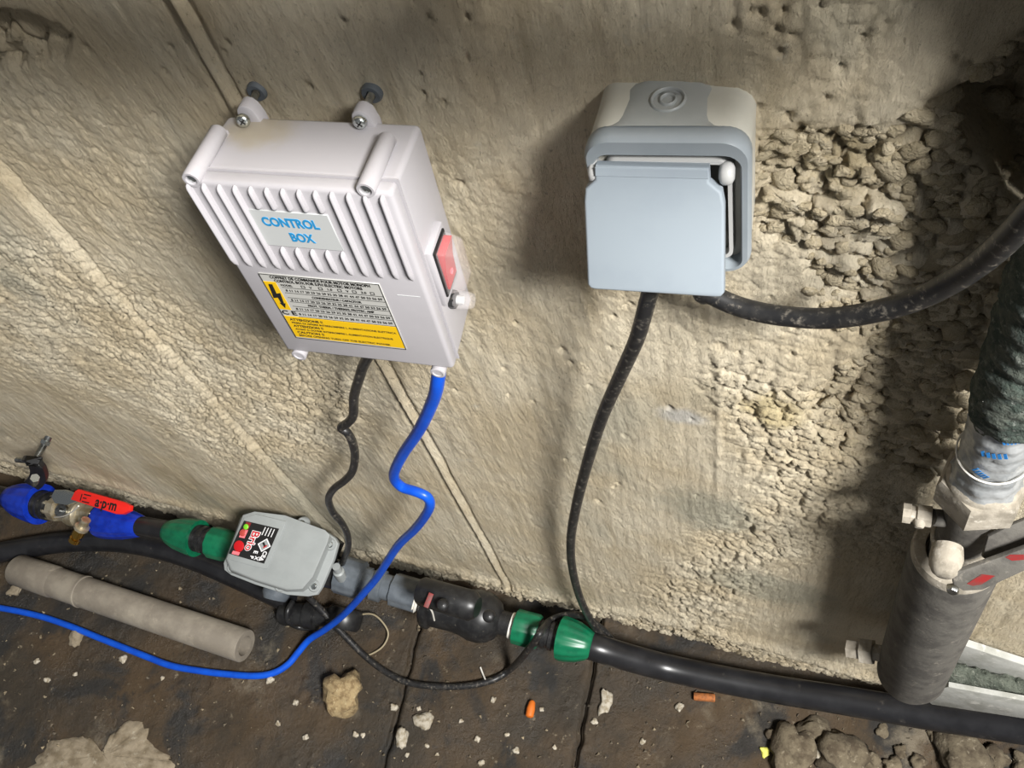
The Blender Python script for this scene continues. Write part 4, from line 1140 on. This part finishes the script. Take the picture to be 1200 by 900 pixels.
# operating lever
hub = W(1108, 668, YR - .034); hv = Vector((-.15, -1, .25)).normalized()
hb = wbuild(MB().lathe(hub + Vector((0, .018, .002)), hub + hv * .006, [(0, .0105), (.4, .0118), (.7, .0110), (.9, .0085), (1, .0055), (1, 0)], 24), 'lever_hub', 'dustyl', rv)
lp0 = hub + hv * .002; ln2 = Vector((.12, -.86, .42)).normalized()


def L2(px, py, h=0.):
    q = onplane(px, py, lp0 + ln2 * h, ln2) - lp0; return (q.dot(lu2), q.dot(lv2))


lu2 = (onplane(1200, 648, lp0, ln2) - onplane(1112, 678, lp0, ln2)).normalized(); lv2 = ln2.cross(lu2)
bar = wbuild(MB().prism([L2(*p) for p in ((1114, 666), (1128, 664), (1200, 638), (1260, 615), (1262, 638), (1200, 664), (1150, 687), (1128, 688), (1116, 681))], .0040, .0008, org=lp0, u=lu2, v=lv2, n=ln2), 'lever_bar', 'dusty', hb)
wbuild(MB().prism([L2(*p, -.012) for p in ((1150, 650), (1157, 626), (1185, 612), (1225, 596), (1232, 626), (1190, 642), (1160, 656))], .0030, .0008, org=lp0 - ln2 * .012, u=lu2, v=lv2, n=ln2), 'lever_bracket', 'dusty', hb)
for pts in (((1133, 684), (1150, 673), (1166, 675), (1150, 685), (1140, 686.5)), ((1178, 653), (1184, 650), (1200, 650), (1200, 656), (1186, 657))):
    wbuild(MB().prism([L2(*p, .0042) for p in pts], .0003, org=lp0 + ln2 * .0040, u=lu2, v=lv2, n=ln2), 'red_paint', 'redpaint', bar)
P = W(1117, 688, YR - .036); wbuild(MB().lathe(P, P + hv * .005, [(0, .0048), (.6, .0048), (1, .0036), (1, 0)], 6), 'lever_nut', 'steel', hb)

# trough on the wall behind the riser, stuffed with green fibre
t = thing('pipe_trough', 'pale dusty trough holding green fibrous lagging behind the stop valve', 'trough', tuple(W(1150, 800, -.03)))
def strip(pts, y, dpt, name, mt):
    P = [W(*p, y) for p in pts]; c = P[0]
    poly = [((p - c).x, (p - c).z) for p in P]
    wbuild(MB().prism(poly, dpt, .0012, org=c, u=(1, 0, 0), v=(0, 0, 1), n=(0, -1, 0)), name, mt, t)
strip(((1108, 764), (1118, 744), (1200, 771), (1290, 800), (1290, 828), (1200, 799)), -.006, .008, 'back_flange', 'channel')
strip(((1083, 812), (1092, 804), (1112, 799), (1200, 815), (1290, 832), (1290, 855), (1200, 836), (1092, 820)), -.034, .006, 'front_flange', 'channel')
A = W(1098, 786, -.022); B = W(1290, 836, -.022); rings = []
for i in range(50):
    c = A.lerp(B, i / 49); row = []
    for j in range(20):
        th_ = 2 * PI * j / 20; q = Vector((i * .5, math.cos(th_) * 1.5, math.sin(th_) * 1.5))
        r_ = 1 + .25 * mnz.noise(q * 1.3)
        row.append(c + Vector((0, math.cos(th_) * .012 * r_, math.sin(th_) * .030 * r_)))
    rings.append(row)
wbuild(loft(rings), 'lagging', 'lag', t, 70)

# ------------------------------------------------------------------ added unseen rail over the view, whose shadow falls across the top of the wall
t = thing('shade_blocker', 'unseen tubular rail fixed across the wall above the control box', 'blocker', (-.5, 0, 1.222))
wbuild(MB().tube([(-1.5, -.150, 1.300), (.17, -.150, 1.300)], .036, 20), 'blocker_tube', 'blocker_grey', t)
for x in (-1.44, -.03):
    wbuild(MB().tube([(x, .01, 1.300), (x, -.150, 1.300)], .012, 14), 'blocker_bracket', 'blocker_grey', t)

# ------------------------------------------------------------------ rubble and litter on the floor
RK = [stone_mesh('rock_mesh', 300 + i, 3, .55, .35) for i in range(6)]
mesh_cache = {}


def rock(px, py, rx, ry, mt, name, label, cat, group=None, i=0, hz=.7, rot=0.):
    key = (i % 6, mt)
    if key not in mesh_cache:
        me = RK[i % 6].copy(); me.materials.append(MT[mt]); mesh_cache[key] = me
    P = G(px, py, 0); s_ = pxm(P)
    sx, sy = rx / s_, ry / s_ * 1.25; sz = min(sx, sy) * hz
    P = G(px, py, sz * .55)
    o = bpy.data.objects.new(name, mesh_cache[key]); COL.objects.link(o)
    o.location = P; o.scale = (sx, sy, sz); o.rotation_euler = (0, 0, rot)
    return tag(o, label, cat, group)


rock(401, 813, 23, 19, 'rock', 'mortar_lump', 'tan crumbly mortar lump between blue cable and floor joint', 'stone', None, 0, .8, .5)
rock(496, 846, 10, 7, 'whitestone', 'stone_chip', 'cream angular stone chip on the middle floor slab', 'stone', None, 1, .7, .4)
rock(470, 864, 7.5, 8, 'whitestone', 'stone_chip', 'white angular stone chip beside the floor joint', 'stone', None, 2, .8, .2)
rock(709, 822, 7, 11, 'whitestone', 'stone_chip', 'tall greyish white stone flake beside the second floor joint', 'stone', None, 3, .7, 0)
gr = 'small pale pebbles scattered on the floor'
for i, (px, py, r) in enumerate(((578, 820, 4), (697, 846, 4), (564, 894, 4), (477, 885, 3), (491, 830, 3), (462, 829, 5), (753, 869, 4), (605, 880, 4), (594, 861, 3), (796, 829, 5.5), (635, 831, 3), (417, 861, 4),
                                 (43, 775, 4), (144, 773, 5), (55, 797, 4), (316, 797, 5), (347, 823, 4), (326, 848, 3.5), (358, 864, 4), (425, 862, 3), (500, 874, 3), (540, 845, 3), (560, 866, 4), (650, 876, 3), (88, 790, 3), (190, 795, 2.5), (255, 735, 3), (512, 884, 2.5))):
    rock(px, py, r * .8, r * .72, 'whitestone', 'pebble', 'small pale pebble lying on the dark floor', 'pebble', gr, i, .8, i)
gr = 'broken rubble under the long black pipe'
for i, (px, py, rx, ry) in enumerate(((928, 880, 24, 24), (957, 860, 15, 13), (986, 884, 24, 20), (1126, 886, 32, 20), (1168, 889, 14, 11), (1055, 881, 7, 6), (1076, 893, 9, 7), (1033, 856, 7, 5), (1020, 892, 12, 8), (1198, 893, 12, 9), (1045, 897, 10, 7), (905, 862, 7, 6), (1095, 862, 8, 5))):
    lab = {0: 'large brown rubble lump next to the yellow green chip', 2: 'large rubble lump on the far side of the cream chip from the yellow chip',
           3: 'widest flat rubble lump on the floor below the stop valve'}.get(i, 'small dusty rubble stone on the floor below the long black pipe')
    rock(px, py, rx, ry, 'rubble', 'rubble_stone', lab, 'stone', gr, i, .75, i * .7)
rock(952, 877, 9, 9, 'whitestone', 'stone_chip', 'cream stone chip wedged among the grey rubble', 'stone', None, 4, .8, .3)
rock(88, 747, 9, 7, 'mortar', 'mortar_crumb', 'grey mortar crumb just under the blue cable', 'stone', None, 2, .5, .2)
rock(17, 692, 8, 5, 'mortar', 'mortar_crumb', 'pale flat mortar crumb beside the loose grey pipe end', 'stone', None, 5, .5, .2)
yel = mat('yellow_chip', (208, 206, 96), .6); MT['yelchip'] = yel
rock(896, 881, 5, 4.5, 'yelchip', 'yellow_chip', 'tiny yellow green chip next to the rubble', 'litter', None, 3, .4, .4)
A = G(620, 841, .006); B = G(624, 821, .006)
solo(MB().lathe(A, B, [(0, .003), (.08, .0062), (.5, .0066), (.9, .0050), (1, .0028)], 14), 'wall_plug_piece', 'orange', 'orange plastic wall plug piece on the middle floor slab', 'litter')
A = G(813, 816, .006); B = G(838, 818, .006)
solo(MB().lathe(A, B, [(0, .0055), (.04, .006), (.96, .006), (1, .0055)], 14), 'cigarette_butt', 'butt', 'brown cigarette butt under the long black pipe', 'litter')
wl_ = smooth([G(410, 744, .004), G(419, 748, .007), G(429, 750, .004)], 5)
solo(MB().tube(smooth([G(412, 729, .010), G(421, 721, .018), G(437, 720, .022), G(449, 730, .018), G(455, 743, .012), G(449, 757, .006), G(436, 766, .004), G(424, 769, .003)], 6), .0016, 6), 'wire_offcut', 'wire', 'curl of pale wire beside the blue cable', 'wire', angle=80)
solo(MB().tube(smooth([G(563, 782, .004), G(566, 790, .006), G(569, 797, .010)], 4), .0014, 6), 'twine_scrap', 'whitepaint', 'short white twine scrap beside the power cord on the floor', 'litter', angle=80)
# loose grit nobody could count
rs = random.Random(21); gm = MB()
for _ in range(900):
    px = rs.uniform(-10, 1200); py = rs.uniform(640, 900)
    P = F(px, py)
    if P.y > -.012: continue
    s_ = rs.choice([.0012, .0016, .002, .003, .004]); z = fz(P.x, P.y)
    q = [Vector((rs.uniform(-1, 1), rs.uniform(-1, 1), rs.uniform(-.3, .3))).normalized() * s_ for _ in range(3)] + [Vector((0, 0, s_)), Vector((0, 0, -s_))]
    o = P.copy(); o.z = z + s_ * .4
    gm.add([o + v for v in q], [(0, 1, 3), (1, 2, 3), (2, 0, 3), (1, 0, 4), (2, 1, 4), (0, 2, 4)])
MT['grit'] = mat('grit', (150, 136, 110), .9, col2=(90, 82, 70), nscale=40, lo=.35, hi=.6)
o = gm.build('floor_grit', 'grit', None, 20); o['kind'] = 'stuff'; o['label'] = 'loose pale grit and crumbs strewn over the floor'; o['category'] = 'grit'
